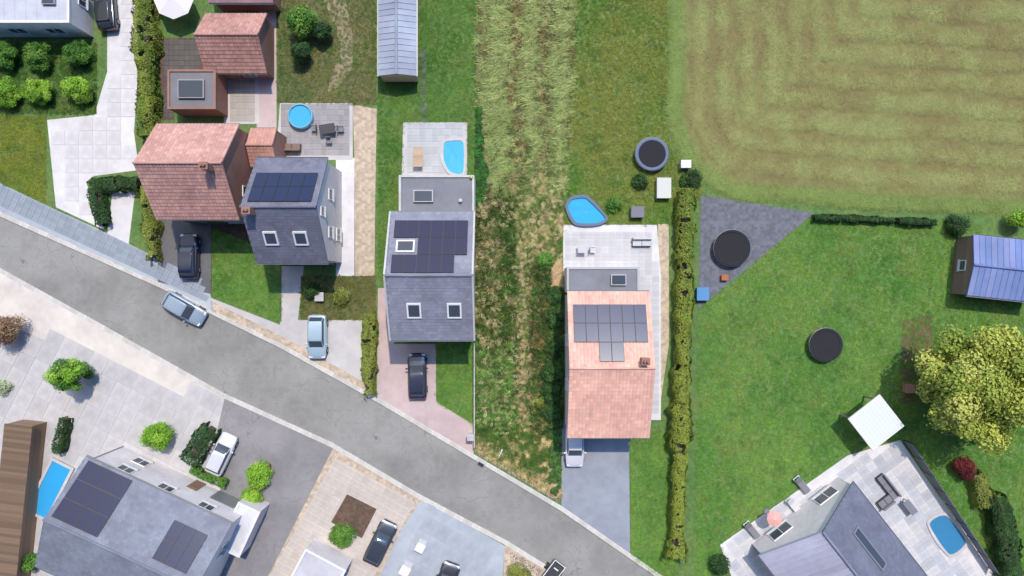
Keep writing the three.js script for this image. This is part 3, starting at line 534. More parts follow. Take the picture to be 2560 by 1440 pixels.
// south of the road
sheet('pavement', [[-400, 472], [0, 682], [240, 815], [556, 993], [480, 1050], [200, 890], [0, 800], [-400, 640]], 0.02, M.cream, 'cream pavement along the lower left road edge', 'pavement');
paved('forecourt', [[-400, 630], [0, 785], [240, 840], [566, 996], [540, 1090], [560, 1330], [540, 1700], [-400, 1700]], 0.012, M.concreteGrey, 1.6, tones([0.6, 0.59, 0.565], 0.06, T.blotch), 'pale grey forecourt round the house with two solar arrays', -27 * D2R, 'forecourt');
sheet('driveway', [[562, 994], [834, 1118], [640, 1500], [520, 1700], [380, 1700], [560, 1330], [540, 1090]], 0.018, M.greyDrive, 'grey asphalt side drive running down to the lower left', 'driveway');
paved('forecourt', [[834, 1118], [1054, 1248], [1000, 1330], [940, 1460], [860, 1700], [560, 1700], [640, 1500]], 0.014, M.sand, 0.8, slabCream, 'cream slab forecourt in the bottom middle', -29 * D2R, 'forecourt');
paved('driveway', [[1054, 1248], [1262, 1364], [1240, 1700], [860, 1700], [940, 1460], [1000, 1330]], 0.022, M.concreteBlue, 1.5, tones([0.45, 0.5, 0.54], 0.05, T.blotch), 'light blue grey concrete drive at the bottom', -29 * D2R, 'driveway');
sheet('garden_bed', [[1262, 1362], [1362, 1422], [1400, 1700], [1245, 1700]], 0.016, M.sand, 'sandy bed behind the bottom kerb', 'bed');
sheet('garden_bed', [[868, 1235], [942, 1272], [905, 1345], [828, 1305]], 0.05, M.soil, 'square of dark brown soil in the cream forecourt', 'bed');

// lawns
const nz = (x, z, f = 0.35, o = 0) => fbm(x * f + 50 + o, z * f + 50 + o, 3);
const cl2 = (a, b, f = 0.35, o = 0) => (x, z) => { const c = mix3(a, b, clamp((nz(x, z, f, o) - 0.3) * 2.6)), w = sm(0.6, 0.72, fbm(x * 0.55 + 7 + o, z * 0.55 + 31, 4)), g = sm(0.62, 0.72, fbm(x * 0.9 + 70, z * 0.9 + 3 + o, 3)); return mix3(mix3(c, rgb(164, 160, 84), w * 0.3), rgb(60, 116, 40), g * 0.5); };
const bl = c => mat(c, { map: T.grass, bumpMap: T.grainBump, bumpScale: 0.03 });
lawn('yellow green lawn beside the white driveway', [[-300, 290], [115, 290], [115, 508], [0, 455], [-300, 320]], 0.012, bl([0.17, 0.21, 0.03]), 34, cl2(rgb(116, 146, 24), rgb(148, 164, 46)));
lawn('upper lawn left of the wild plot', [[945, -120], [1200, -120], [1185, 440], [1168, 440], [1168, 306], [1008, 306], [1004, 520], [985, 700], [945, 700]], 0.008, bl([0.125, 0.235, 0.045]), 32, cl2(rgb(74, 130, 34), rgb(110, 158, 54), 0.3));
lawn('garden grass behind the slate house', [[695, -120], [940, -120], [940, 262], [695, 255]], 0.008, bl([0.17, 0.17, 0.06]), 28, cl2(rgb(136, 138, 80), rgb(102, 138, 58), 0.4, 9), 'rough', 0.6, 1.1);
lawn('front lawn beside the dark driveway of the red house', [[530, 570], [704, 640], [704, 805], [530, 742]], 0.014, bl([0.15, 0.28, 0.055]), 34, cl2(rgb(84, 142, 40), rgb(122, 170, 62), 0.5));
lawn('front lawn of the grey roofed house', [[1092, 850], [1184, 850], [1184, 1062], [1092, 1005]], 0.014, bl([0.15, 0.28, 0.055]), 40, cl2(rgb(84, 142, 40), rgb(122, 170, 62), 0.5));
lawn('olive front garden of the slate house', [[752, 690], [940, 690], [940, 800], [752, 800]], 0.02, bl([0.15, 0.16, 0.05]), 30, cl2(rgb(96, 108, 44), rgb(128, 130, 62), 0.6), 'rough', 0.6, 1.1);
lawn('front lawn of the orange roofed house beside the long hedge', [[1576, 1080], [1690, 1080], [1690, 1475], [1640, 1436], [1578, 1394]], 0.012, bl([0.15, 0.28, 0.055]), 36, cl2(rgb(84, 142, 40), rgb(122, 170, 62), 0.5));
lawn('large green lawn with trampoline on the right', [[1748, 775], [2038, 534], [2440, 560], [2560, 700], [2640, 1640], [2500, 1460], [2255, 1098], [2118, 1132], [1800, 1358], [1850, 1600], [1730, 1600]], 0.008, bl([0.15, 0.28, 0.06]), 34, cl2(rgb(84, 148, 44), rgb(130, 174, 66), 0.3));
lawn('rough green grass between the wild plot and the mown field', [[1425, -120], [1672, -120], [1672, 360], [1760, 480], [1690, 560], [1408, 560], [1414, 380], [1432, 200]], 0.008, bl([0.19, 0.26, 0.06]), 40, cl2(rgb(100, 150, 44), rgb(150, 158, 66), 0.2), 'rough', 0.6, 1.2);
// mown field: swaths of cut grass run round a bend
const fieldD = (x, z) => {                       // metres inward from the rounded field edge
  const ax = 15.2, bz = -9.0 + 0.055 * (x - 15), R = 8; const dx = x - ax, dz = bz - z;
  if (dx < R && dz < R) return R - Math.hypot(R - dx, R - dz); return Math.min(dx, dz);
};
const fieldPoly = []; { for (let i = 0; i <= 10; i++) { const a = i / 10 * Math.PI / 2; fieldPoly.push([15.2 + 8 - 8 * Math.cos(a), -9 + 0.06 * 6 - 8 + 8 * Math.sin(a)]); } fieldPoly.push([70, -5.9], [110, -4], [110, -90], [15.2, -90]); }
const swath = (x, z) => { const w = 0.55 * (fbm(x * 0.12, z * 0.35 + 40, 3) - 0.5) * 2 + 0.35 * (fbm(x * 1.1, z * 1.1 + 40, 2) - 0.5), d = fieldD(x, z) + w; return 0.5 + 0.5 * Math.sin(d * 6.2832 / 2.3); };
const fieldCol = (x, z) => { const s = swath(x, z), n = fbm(x * 0.5 + 7, z * 0.5, 3), e = sm(2.2, 0.4, fieldD(x, z)); let c = mix3(rgb(140, 132, 80), rgb(150, 156, 92), clamp(s * 0.5 + 0.2 + (n - 0.5) * 1.8)); c = mix3(c, rgb(116, 146, 66), e * 0.75); return c; };
const fieldTex = tex(1024, 640, (u, v) => { const x = 14 + u * 40, z = -4 - v * 26; const c = fieldCol(x, z), k = 0.62 + 0.5 * hash(u * 1024 | 0, v * 640 | 0); return c.map(q => q * k); }, 40, 26);
fieldTex.offset.set(-14 / 40, -4 / 26);
struct(obj('mown_field', sheetGeo(fieldPoly, 0.014), mat([1, 1, 1], { map: fieldTex }))).userData.label = 'mown hay field with curved swaths at the upper right';
{ const items = []; for (let i = 0; i < 62000; i++) { const x = rr(14.6, 51), z = rr(-29, -5); if (fieldD(x, z) < -0.2 || z > -5.6 - 0.0) continue; const s = swath(x, z); if (rnd() > 0.35 + 0.65 * s) continue; const k = rr(0.8, 1.25), c = fieldCol(x, z); items.push([x, 0.012, z, rr(0, 6.28), rr(0.5, 1.0) * (0.7 + 0.5 * s), c.map(q => q * k), 0.6 + 0.8 * s]); }
  scatter('cut_hay', 'pale cut hay lying in curved swaths on the mown field', 'hay', tufts.hay, items); }

// ------------------------------------------------------------------ buildings
const slateT = [[0.27, 0.285, 0.345], [0.25, 0.265, 0.33], [0.285, 0.30, 0.36]], slateD = [[0.19, 0.2, 0.255], [0.2, 0.21, 0.27], [0.175, 0.185, 0.235]], redT = [[0.66, 0.37, 0.295], [0.62, 0.335, 0.27], [0.7, 0.41, 0.33], [0.58, 0.33, 0.28]], salmonT = [[0.89, 0.52, 0.4], [0.86, 0.49, 0.375], [0.92, 0.56, 0.43]];
const grid = (s, u0, v0, nu, nv, skip = () => false, su = 1.06, sv = 1.7) => { const r = []; for (let i = 0; i < nu; i++) for (let j = 0; j < nv; j++) if (!skip(i, j)) r.push([s, u0 + i * su, v0 + j * sv]); return r; };
flatBuilding({ name: 'flat_roofed_house', label: 'white flat roofed building in the upper left corner', category: 'house', x: -45.2, z: -28.4, w: 10, d: 8.6, e: 3.5, wall: M.render_white, roofMat: mat([0.62, 0.66, 0.72], { map: T.blotch }), rimMat: M.whiteMetal, lights: [[-0.1, 1.0, 1.3, 1.6], [3.2, 1.9, 1.0, 1.4]], windows: [['S', 2.5, 1.8, 1.6, 1.2], ['S', -1, 1.8, 1.6, 1.2], ['E', 1.5, 1.8, 1.2, 1.2]], seams: true });
house({ name: 'red_roofed_house', label: 'red tiled gable house on the left above the dark driveway', x: -27.55, z: -10.2, w: 6.9, d: 7.8, eave: 5.9, ridge: 9.3, zr: -0.1, kind: 'pantile', tones: redT, wall: M.brickwall, chimneys: [[2.6, 0.3, 0.9]], windows: [['S', -1.8, 4.4, 1.2, 1.3], ['S', 1.6, 4.4, 1.2, 1.3], ['S', 1.6, 1.5, 1.8, 1.4], ['E', 1.5, 4, 1, 1.2]], doors: [['S', -1.6]] });
house({ name: 'tiled_annex', label: 'low red tiled annex joining the red house to the slate house', category: 'annex', x: -22.8, z: -12.9, w: 2.3, d: 3.2, eave: 3.0, ridge: 4.0, kind: 'pantile', tones: [[0.64, 0.34, 0.26], [0.6, 0.31, 0.24]], wall: M.brickwall, over: 0.15, overX: 0.05 });
house({ name: 'garden_outbuilding', label: 'small red tiled outbuilding at the top behind the red house', category: 'outbuilding', x: -25.5, z: -22.6, w: 5.3, d: 4.9, eave: 2.7, ridge: 4.7, kind: 'pantile', tones: [[0.56, 0.31, 0.25], [0.5, 0.26, 0.21], [0.58, 0.34, 0.28]], wall: M.brickwall, windows: [['S', 0.8, 1.5, 1.2, 1]], doors: [['S', -1.2]] });
house({ name: 'tiled_shed', label: 'mauve roofed building cut by the top edge above the outbuilding', category: 'outbuilding', x: -25.0, z: -29.3, w: 5.6, d: 5.4, eave: 2.8, ridge: 4.2, kind: 'slate', tones: [[0.36, 0.24, 0.25], [0.34, 0.22, 0.23]], wall: M.brickwall });
flatBuilding({ name: 'glazed_lean_to', label: 'grey roofed lean-to with brick rim behind the red house', category: 'lean-to', x: -29.5, z: -18.3, w: 4.4, d: 3.6, e: 2.6, wall: M.brickwall, roofMat: mat([0.22, 0.22, 0.23], { map: T.blotch }), rimMat: M.brickwall, lights: [[0, 0, 2.2, 1.5]] });
house({ name: 'slate_house', label: 'slate roofed house with white side wall and two front skylights', x: -19.3, z: -6.8, w: 5.9, d: 8.7, eave: 5.8, ridge: 9.2, zr: 0.1, kind: 'slate', tones: slateD, wall: M.render_white, skyFrame: M.whiteMetal,
  panels: grid(-1, -2.1, 1.35, 5, 2), skylights: [[1, -1.25, 3.1, 0.9, 1.1], [1, 1.3, 3.1, 0.9, 1.1]], chimneys: [[-2.3, 0.5, 0.8]], windows: [['E', -1.6, 4.2, 1.0, 1.2], ['E', 1.8, 4.2, 1.0, 1.2], ['E', 0.2, 6.8, 0.8, 1.0], ['E', 1.8, 1.5, 1.2, 1.3], ['S', -1.6, 4.2, 1.2, 1.2], ['S', 1.4, 1.5, 1.8, 1.3]], doors: [['S', -1.5]] });
house({ name: 'grey_roofed_house', label: 'grey slate roofed house beside the wild plot, with dark solar panels', x: -6.98, z: -1.05, w: 6.9, d: 10.6, eave: 5.9, ridge: 8.5, zr: 0, kind: 'slate', verge: M.parapet, tones: slateT, wall: M.render_cream, overX: 0.22, skyFrame: M.whiteMetal,
  panels: grid(-1, -2.65, 1.05, 6, 3, (i, j) => (j === 1 && i < 2) || (j === 0 && i > 4)), skylights: [[-1, -2.1, 2.75, 1.3, 0.9], [1, -1.4, 3.3, 0.95, 1.15], [1, 2.05, 3.3, 0.95, 1.15]], chimneys: [], windows: [['S', -1.8, 4.2, 1.2, 1.2], ['S', 1.8, 4.2, 1.2, 1.2], ['S', 1.8, 1.5, 1.8, 1.3]], doors: [['S', -1.6]] });
flatBuilding({ name: 'rear_extension', label: 'flat grey rear extension with pale rim beside the wild plot', x: -6.9, z: -8.5, w: 6.85, d: 3.6, e: 3.0, wall: M.render_cream, roofMat: M.flatRoof, rimMat: M.parapet, rim: 0.2, vents: [[2.2, 0.5, 0.12]], lights: [[-1.2, 0.1, 1.6, 0.9]] });
{ const [x, z] = P(1178, 443, 3.3); const t = thing('roof_lamp', 'small yellow lamp on the corner of the rear extension', 'lamp', [x, 3.2, z]); obj('housing', [cyl(0.13, 0.17, 0.12, 0, 0.06, 0, 14)], M.greyMetal, t); obj('dome', [new THREE.SphereGeometry(0.14, 16, 8, 0, 6.2832, 0, Math.PI / 2).translate(0, 0.12, 0)], mat([0.6, 0.5, 0.16], { roughness: 0.4 }), t); }
house({ name: 'garden_shed', label: 'long pale grey metal roofed shed on the upper lawn', category: 'shed', x: -10.65, z: -26.3, turn: Math.PI / 2, w: 13, d: 3.3, eave: 2.2, ridge: 2.75, kind: 'zinc', tones: [[0.38, 0.43, 0.52], [0.36, 0.41, 0.5]], wall: M.paleWood, over: 0.12, overX: 0.1 });
house({ name: 'orange_roofed_house', label: 'salmon orange tiled house right of the wild plot, T shaped solar array', x: 8.5, z: 6.75, w: 6.9, d: 12.2, eave: 5.5, ridge: 7.7, zr: 0.05, kind: 'pantile', tones: salmonT, wall: M.render_cream, overX: 0.18,
  panels: [...grid(-1, -2.65, 3.1, 6, 1), ...grid(-1, -2.65, 4.8, 6, 1).map(p => p), [-1, -0.53, 1.4], [-1, 0.53, 1.4]], chimneys: [[2.7, -0.6, 0.8]], windows: [['W', -2, 4, 1, 1.2], ['W', 2, 4, 1, 1.2], ['S', -1.6, 4, 1.2, 1.2], ['S', 1.6, 4, 1.2, 1.2], ['N', 0, 4, 1.4, 1.2]], doors: [['S', 1.6], ['S', -1.6, 2.3, 2.2, M.whiteMetal]] });
flatBuilding({ name: 'rear_extension', label: 'dark grey flat extension behind the orange roofed house', x: 8.35, z: -0.75, w: 6.6, d: 2.3, e: 2.9, wall: M.render_white, roofMat: M.flatRoof, rimMat: M.greyMetal, rim: 0.14, lights: [[1.4, 0, 1.2, 0.8]] });
house({ name: 'solar_house', label: 'grey roofed house lower left carrying two dark solar arrays', x: -33.3, z: 22.6, turn: -24.8 * D2R, w: 13.8, d: 10, eave: 5.6, ridge: 7.6, kind: 'slate', tones: [[0.24, 0.265, 0.32], [0.225, 0.25, 0.3], [0.25, 0.28, 0.335]], wall: M.render_white,
  panels: [...grid(-1, -6.1, 1.3, 4, 3), ...grid(-1, 3.1, 1.6, 3, 2)], chimneys: [[6.0, 0.6, 0.7]], windows: [['N', -4, 4, 1.4, 1.2], ['N', 0, 4, 1.4, 1.2], ['N', 4, 4, 1.4, 1.2], ['N', -4, 1.5, 1.4, 1.3], ['E', -2, 4, 1.2, 1.2]], doors: [['N', 1.5], ['N', 4.6, 2.4, 2.2, M.greyMetal]] });
{ const u = [0.616, 0.788], cx = 27.0 + 10 * u[0], cz = 21.2 + 10 * u[1];
  house({ name: 'corner_house', label: 'large gable house lower right, one dark slope and one pale metal slope', x: cx, z: cz, turn: -52 * D2R, w: 19.6, d: 10.4, eave: 3.0, ridge: 6.2, kind: 'slate', kinds: { 1: 'zinc', '-1': 'slate' }, tones: slateT, tones2: { 1: [[0.55, 0.56, 0.66], [0.53, 0.54, 0.64]], '-1': [[0.17, 0.19, 0.25], [0.16, 0.175, 0.23]] }, wall: M.render_white,
    skylights: [[-1, -5.4, 3.0, 4.0, 0.7, M.glass]], windows: [['W', -3, 1.5, 2.2, 1.6], ['W', 2.4, 1.5, 2.2, 1.6], ['N', -6, 1.5, 2, 1.6], ['N', -2, 1.5, 2, 1.6]], doors: [['N', -8.2]] }); }
{ const [x, z] = P(2190, 1056, 2.6), t = thing('garden_pavilion', 'white diamond shaped pavilion roof at the tip of the lower right terrace', 'pavilion', [x, 0, z], 38 * D2R);
  for (const s of [-1, 1]) for (const q of [-1, 1]) obj('post', [box(0.14, 2.5, 0.14, s * 1.45, 1.25, q * 1.45)], M.greyMetal, t);
  obj('roof_frame', [box(3.7, 0.16, 0.14, 0, 2.58, 1.78), box(3.7, 0.16, 0.14, 0, 2.58, -1.78), box(0.14, 0.16, 3.42, 1.78, 2.58, 0), box(0.14, 0.16, 3.42, -1.78, 2.58, 0)], M.whiteMetal, t);
  for (let i = 0; i < 10; i++) obj('roof_panel', [box(0.34, 0.04, 3.4, -1.56 + i * 0.347, 2.62, 0)], mat([0.66, 0.71, 0.75], { roughness: 0.6 }), t); }
house({ name: 'blue_roofed_shed', label: 'blue ribbed metal roofed shed at the right edge', category: 'shed', x: 45.9, z: -1.75, turn: -6 * D2R, w: 7.0, d: 5.4, eave: 2.5, ridge: 3.0, kind: 'zinc', tones: [[0.17, 0.25, 0.5], [0.2, 0.28, 0.54], [0.24, 0.3, 0.54]], wall: mat([0.3, 0.2, 0.15], { map: T.wood }), over: 0.1, overX: 0.1, windows: [['W', 0, 1.4, 1, 0.9]] });
{ const t = thing('timber_shed', 'long brown boarded roof at the lower left edge', 'shed', [-46.7, 0, 21.2], 0); t.rotation.y = -6 * D2R;
  obj('wall', [box(2.3, 2.2, 17, 0, 1.1, 0)], M.wood, t);
  const tn = [[0.25, 0.17, 0.11], [0.21, 0.14, 0.09], [0.29, 0.2, 0.13]].map(c => mat(c, { map: T.wood })); for (let i = 0; i < 62; i++) { const b = obj('roof_board', [box(2.7, 0.03, 0.265, 0, 0, 0)], pick(tn), t); b.position.set(0, 2.25 + rr(0, 0.02), -8.4 + i * 0.275); b.rotation.z = 0.05 + rr(-0.01, 0.01); } }
flatBuilding({ name: 'garage', label: 'white flat roofed garage at the bottom edge beside the dark parked car', category: 'garage', x: -18.2, z: 27.0, turn: -28 * D2R, w: 4.2, d: 4.6, e: 2.7, wall: M.render_white, roofMat: mat([0.6, 0.6, 0.63], { map: T.blotch }), rimMat: M.whiteMetal });
flatBuilding({ name: 'garage', label: 'small white flat roofed garage beside the house with two solar arrays', category: 'garage', x: -25.2, z: 22.3, turn: -24.8 * D2R, w: 2.2, d: 4.6, e: 2.5, wall: M.render_white, roofMat: mat([0.74, 0.75, 0.76], { map: T.blotch }), rimMat: M.whiteMetal });

// ------------------------------------------------------------------ cars
car('dark blue grey car parked on the pink block driveway', 1043, 940, Math.PI / 2 + 0.02, [0.03, 0.035, 0.06], 4.35, 1.8, 0.02);
car('pale blue car parked in front of the slate house', 792, 842, -Math.PI / 2, [0.42, 0.56, 0.62], 4.2, 1.8, 0.02);
car('navy car parked on the dark driveway of the red house', 470, 640, Math.PI / 2, [0.012, 0.02, 0.05], 4.3, 1.8, 0.03);
car('silver blue car parked along the road edge by the dark driveway', 457, 772, dir(100, 58), [0.3, 0.38, 0.45], 4.3, 1.8, ROADY + 0.005);
car('white car parked beside the dark hedge below the road', 552, 1136, dir(36, -78), [0.72, 0.73, 0.75], 4.1, 1.75, 0.02);
car('dark grey car parked on the cream forecourt', 950, 1358, dir(40, -82), [0.05, 0.06, 0.075], 4.4, 1.8, 0.02);
car('white car half hidden under the eaves of the orange roofed house', 1437, 1112, -Math.PI / 2, [0.8, 0.8, 0.8], 4.3, 1.8, 0.02);
car('black car parked beside the white building at the top left', 262, 18, Math.PI / 2 + 0.1, [0.015, 0.017, 0.02], 4.3, 1.8, 0.02);
car('dark car cut off by the bottom edge on the blue grey drive', 1112, 1462, dir(30, -80), [0.04, 0.04, 0.05], 4.3, 1.8, 0.025);

// ------------------------------------------------------------------ pools
roundPool('splash_pool', 'small round turquoise pool on the slab terrace of the slate house', 750, 290, 1.15, 0.6, M.water, M.poolLiner);
shapePool('blue pool with round corners on the pale terrace by the extension', [[1110, 362], [1118, 354], [1150, 352], [1159, 360], [1160, 400], [1158, 430], [1146, 436], [1124, 428], [1110, 400]], M.concreteGrey, M.water);
shapePool('kidney shaped blue pool above the white terrace', [[1420, 520], [1430, 500], [1462, 496], [1490, 520], [1512, 546], [1492, 558], [1440, 556]], M.bluePad, M.water, 0.3, 0.01);
shapePool('rectangular deep blue pool on the lower right terrace', [[2322, 1310], [2362, 1288], [2412, 1352], [2372, 1384]], M.concreteGrey, M.deepWater);
{ const t = thing('swimming_pool', 'narrow bright blue pool beside the house with two solar arrays', 'pool', [...P(128, 1222)].reduce((a, v, i) => (a[i * 2] = v, a), [0, 0.012, 0]), -24.8 * D2R - Math.PI / 2 * 0 ); t.rotation.y = -27 * D2R;
  obj('coping', [box(2.4, 0.3, 0.25, 0, 0.15, 2.75), box(2.4, 0.3, 0.25, 0, 0.15, -2.75), box(0.25, 0.3, 5.25, 1.075, 0.15, 0), box(0.25, 0.3, 5.25, -1.075, 0.15, 0)], M.concreteGrey, t); obj('water', [box(1.9, 0.2, 5.25, 0, 0.1, 0)], mat([0.04, 0.36, 0.68], { roughness: 0.08, bumpMap: T.waterBump, bumpScale: 0.03 }), t); }

// ------------------------------------------------------------------ garden things
trampoline('trampoline with blue grey pad on the rough grass near the field corner', 1630, 385, 1.6, M.bluePad);
trampoline('black trampoline on the triangular gravel yard', 1830, 620, 1.75, M.mesh, 0.02);
trampoline('dark trampoline in the middle of the large lawn', 2065, 862, 1.6, M.mesh);
parasol('pinkish white parasol at the top edge over the brown yard', 428, -8, 1.9, M.fabricWhite, 0.05, 2.5);
parasol('pink parasol on the white terrace of the lower right house', 1938, 1298, 0.75, M.fabricPink, 0.05, 2.2);
table('pale wooden table on the terrace beside the blue pool', 1045, 392, 0.9, 1.9, 0, M.paleWood);
table('dark grey table on the terrace behind the slate house', 818, 322, 1.5, 0.9, 0.15, M.darkMetal);
chair('grey chair left of the dark table behind the slate house', 785, 320, Math.PI / 2);
chair('grey chair right of the dark table behind the slate house', 852, 322, -Math.PI / 2);
chair('grey chair below the dark table behind the slate house', 822, 352, Math.PI);
sofa('brown garden sofa near the round turquoise pool', 728, 368, 0, [[0, 0, 1.7, 0.75, 's']], 0.05, mat([0.22, 0.15, 0.12]));
sofa('dark grey L shaped sofa on the lower right terrace', 2222, 1218, -52 * D2R, [[0, 0, 2.6, 0.8, 'n'], [1.0, 1.1, 0.8, 1.4, 'e']]);
table('low grey table beside the L shaped sofa', 2275, 1268, 1.5, 0.7, -52 * D2R, M.greyMetal);
lounger('grey sun lounger nearest the tip of the white terrace', 2005, 1212, 40 * D2R, M.fabricGrey);
lounger('grey sun lounger beside the pink parasol', 1880, 1325, 40 * D2R, M.fabricGrey);
lounger('pale sun lounger below the pink parasol', 1985, 1265, 40 * D2R, M.fabricPale);
table('small grey table on the white terrace of the orange house', 1455, 622, 0.8, 0.8, 0, M.fabricPale);
chair('pale chair beside the small table on the white terrace', 1482, 624, -Math.PI / 2, M.whiteMetal, M.fabricPale);
sofa('pale grey sofa in the corner of the white terrace', 1605, 605, 0, [[0, 0, 1.8, 0.8, 'n']], 0.05, M.fabricPale);
{ const mk = (label, px, py, w, d, h, m, lidM, turn = 0) => { const [x, z] = P(px, py, h), t = thing('storage_box', label, 'box', [x, 0.01, z], turn); obj('body', [rbox(w, h, d, 0, h / 2, 0, 0.04)], m, t); obj('lid', [rbox(w + 0.06, 0.07, d + 0.06, 0, h + 0.036, 0, 0.03)], lidM, t); obj('handle', [box(w * 0.3, 0.03, 0.04, 0, h - 0.05, d / 2 + 0.03)], M.greyMetal, t); };
  mk('white storage box on the grass right of the upper trampoline', 1715, 410, 0.9, 0.7, 0.8, M.fabricPale, M.fabricWhite);
  mk('pale garden chest at the top of the long hedge', 1660, 470, 1.3, 1.9, 0.7, M.fabricPale, mat([0.6, 0.61, 0.55]));
  mk('grey garden chest above the white terrace', 1594, 530, 1.2, 1.0, 0.7, M.fabricGrey, M.fabricGrey);
  mk('blue toy box at the lower tip of the gravel yard', 1757, 735, 1.1, 1.2, 0.6, mat([0.08, 0.22, 0.42]), mat([0.1, 0.26, 0.48]));
  mk('orange toy crate beside the black trampoline', 1812, 694, 0.6, 0.5, 0.4, mat([0.42, 0.13, 0.05]), mat([0.4, 0.14, 0.06]));
  mk('orange garden tub at the edge of the yellow green tree', 2275, 972, 0.8, 0.8, 0.6, mat([0.45, 0.22, 0.12]), mat([0.45, 0.24, 0.15]));
  mk('white utility box on the blue grey drive', 1050, 1370, 0.8, 0.8, 1.1, M.fabricWhite, M.whiteMetal, -0.5);
  mk('white bin at the bottom edge of the blue grey drive', 1012, 1428, 0.9, 0.9, 1.1, M.fabricWhite, M.whiteMetal, -0.5);
  mk('grey stone trough in the olive front garden', 798, 742, 0.8, 0.8, 0.5, M.fabricGrey, M.parapet);
  mk('red brown crate at the corner of the bright shrub', 668, 1168, 0.5, 0.5, 0.4, mat([0.25, 0.08, 0.06]), mat([0.25, 0.09, 0.07])); }
{ const [x, z] = P(1176, 1094, 1.2), t = thing('gate_pillar', 'white rendered gate pillar where the pink driveway meets the wild plot', 'pillar', [x, 0, z]); obj('shaft', [box(0.5, 1.2, 0.5, 0, 0.6, 0)], M.render_white, t); obj('cap', [rbox(0.62, 0.1, 0.62, 0, 1.252, 0, 0.03)], M.parapet, t); }
{ const [x, z] = P(1384, 1432, 0.8), t = thing('utility_trailer', 'dark grey open trailer with pale metal rim at the bottom kerb', 'trailer', [x, ROADY, z], dir(44, -58) );   // parked at the kerb
  obj('floor', [box(2.1, 0.06, 1.2, 0, 0.5, 0)], mat([0.07, 0.07, 0.08], { map: T.grain }), t);
  for (const s of [-1, 1]) { obj('side_panel', [box(2.1, 0.35, 0.04, 0, 0.7, s * 0.6)], M.fabricGrey, t); obj('end_panel', [box(0.04, 0.35, 1.16, s * 1.03, 0.7, 0)], M.fabricGrey, t); obj('rim', [box(2.18, 0.05, 0.07, 0, 0.9, s * 0.6)], M.whiteMetal, t); obj('end_rim', [box(0.07, 0.05, 1.13, s * 1.05, 0.9, 0)], M.whiteMetal, t); const w = obj('wheel', wheelGeo, M.rubber, t); w.position.set(0, 0.32, s * 0.76); obj('hub', rimGeo, M.greyMetal, w); }
  obj('drawbar', [bar([-1, 0.45, 0.4], [-2, 0.45, 0], 0.04), bar([-1, 0.45, -0.4], [-2, 0.45, 0], 0.04)], M.greyMetal, t); obj('plate', [box(0.12, 0.02, 0.5, 0.3, 0.545, 0.1)], M.whiteMetal, t); }
{ // boundary along the wild plot
  const [x, z0] = P(1187, 858), z1 = P(1187, 1112)[1], t = thing('boundary_fence', 'thin grey fence between the pink driveway lawn and the wild plot', 'fence', [x, 0, z0]);
  const n = 5, L0 = (z1 - z0) / n; for (let i = 0; i <= n; i++) obj('post', [box(0.09, 1.15, 0.09, 0, 0.575, i * L0)], M.parapet, t); for (let i = 0; i < n; i++) { obj('fence_panel', [box(0.05, 0.85, L0 - 0.1, 0, 0.5, (i + 0.5) * L0)], mat([0.5, 0.5, 0.49], { map: T.grain }), t); obj('rail', [box(0.1, 0.05, L0 - 0.1, 0, 0.952, (i + 0.5) * L0)], M.parapet, t); } }
{ const a = P(2258, 1100), b = P(2470, 1418), len = Math.hypot(b[0] - a[0], b[1] - a[1]), t = thing('terrace_fence', 'dark fence along the right edge of the lower right terrace', 'fence', [a[0], 0, a[1]], dir(b[0] - a[0], b[1] - a[1]));
  const n = 8, s = len / n; for (let i = 0; i <= n; i++) obj('post', [box(0.09, 1.5, 0.09, i * s, 0.75, 0)], M.darkMetal, t); for (let i = 0; i < n; i++) for (let j = 0; j < 7; j++) obj('slat', [box(s - 0.1, 0.16, 0.03, (i + 0.5) * s, 0.2 + j * 0.2, 0)], M.fabricGrey, t); }
{ const [x, z] = P(1202, 1161), t = thing('drain_grate', 'dark grey drain grate set in the kerb below the wild plot', 'drain', [x, 0, z], dir(210, 124)); obj('frame', [box(0.62, 0.05, 0.36, 0, 0.02, 0)], M.greyMetal, t); for (let i = 0; i < 7; i++) obj('bar', [box(0.05, 0.02, 0.28, -0.24 + i * 0.08, 0.057, 0)], M.darkMetal, t); obj('slot_bed', [box(0.56, 0.006, 0.28, 0, 0.048, 0)], M.rubber, t); }
{ const [x, z] = P(1251, 1133), t = thing('timber_offcut', 'small white weathered board lying in the short grass near the kerb', 'board', [x, 0.09, z], dir(12, -28)); 
  const g = prism([[-0.07, 0], [0.07, 0], [0.05, 0.03], [-0.05, 0.03]], -0.42, 0.42); const p = g.attributes.position; for (let i = 0; i < p.count; i++) { const k = p.getX(i); p.setZ(i, p.getZ(i) * (1 - 0.5 * clamp(-k / 0.42)) + 0.06 * k * k); } g.computeVertexNormals(); obj('board', [g], M.whiteMetal, t); }

// ------------------------------------------------------------------ trees, shrubs, hedges
[[8, 140], [95, 138], [192, 132], [8, 232], [95, 228], [192, 222]].forEach(([px, py], i) => tree('round_shrub', ['leftmost clipped round shrub in the row nearest the white building', 'middle clipped round shrub in the row nearest the white building', 'right clipped round shrub in the row nearest the white building', 'leftmost bright round shrub in the row farther from the white building', 'middle bright round shrub in the row farther from the white building', 'right bright round shrub next to the white driveway'][i], px, py, 1.6, 2.4, i < 3 ? G.mid : G.lime, { cat: 'shrub', group: 'clipped round shrubs in two rows', fy: 0.8, n: 5200, leaf: 0.13, lumps: 30, lr: 0.32, br: 4 }));
lawn('green ground cover between the clipped round shrubs', [[-200, 108], [242, 108], [242, 285], [-200, 285]], 0.02, bl([0.10, 0.18, 0.035]), 30, cl2(rgb(66, 112, 30), rgb(92, 136, 44), 0.5), 'rough', 0.6, 1.2);
hedge('tall yellow green hedge between the white driveway and brown yard', [[352, -60], [358, 120], [362, 250], [366, 330]], 1.5, 1.9, G.hedge);
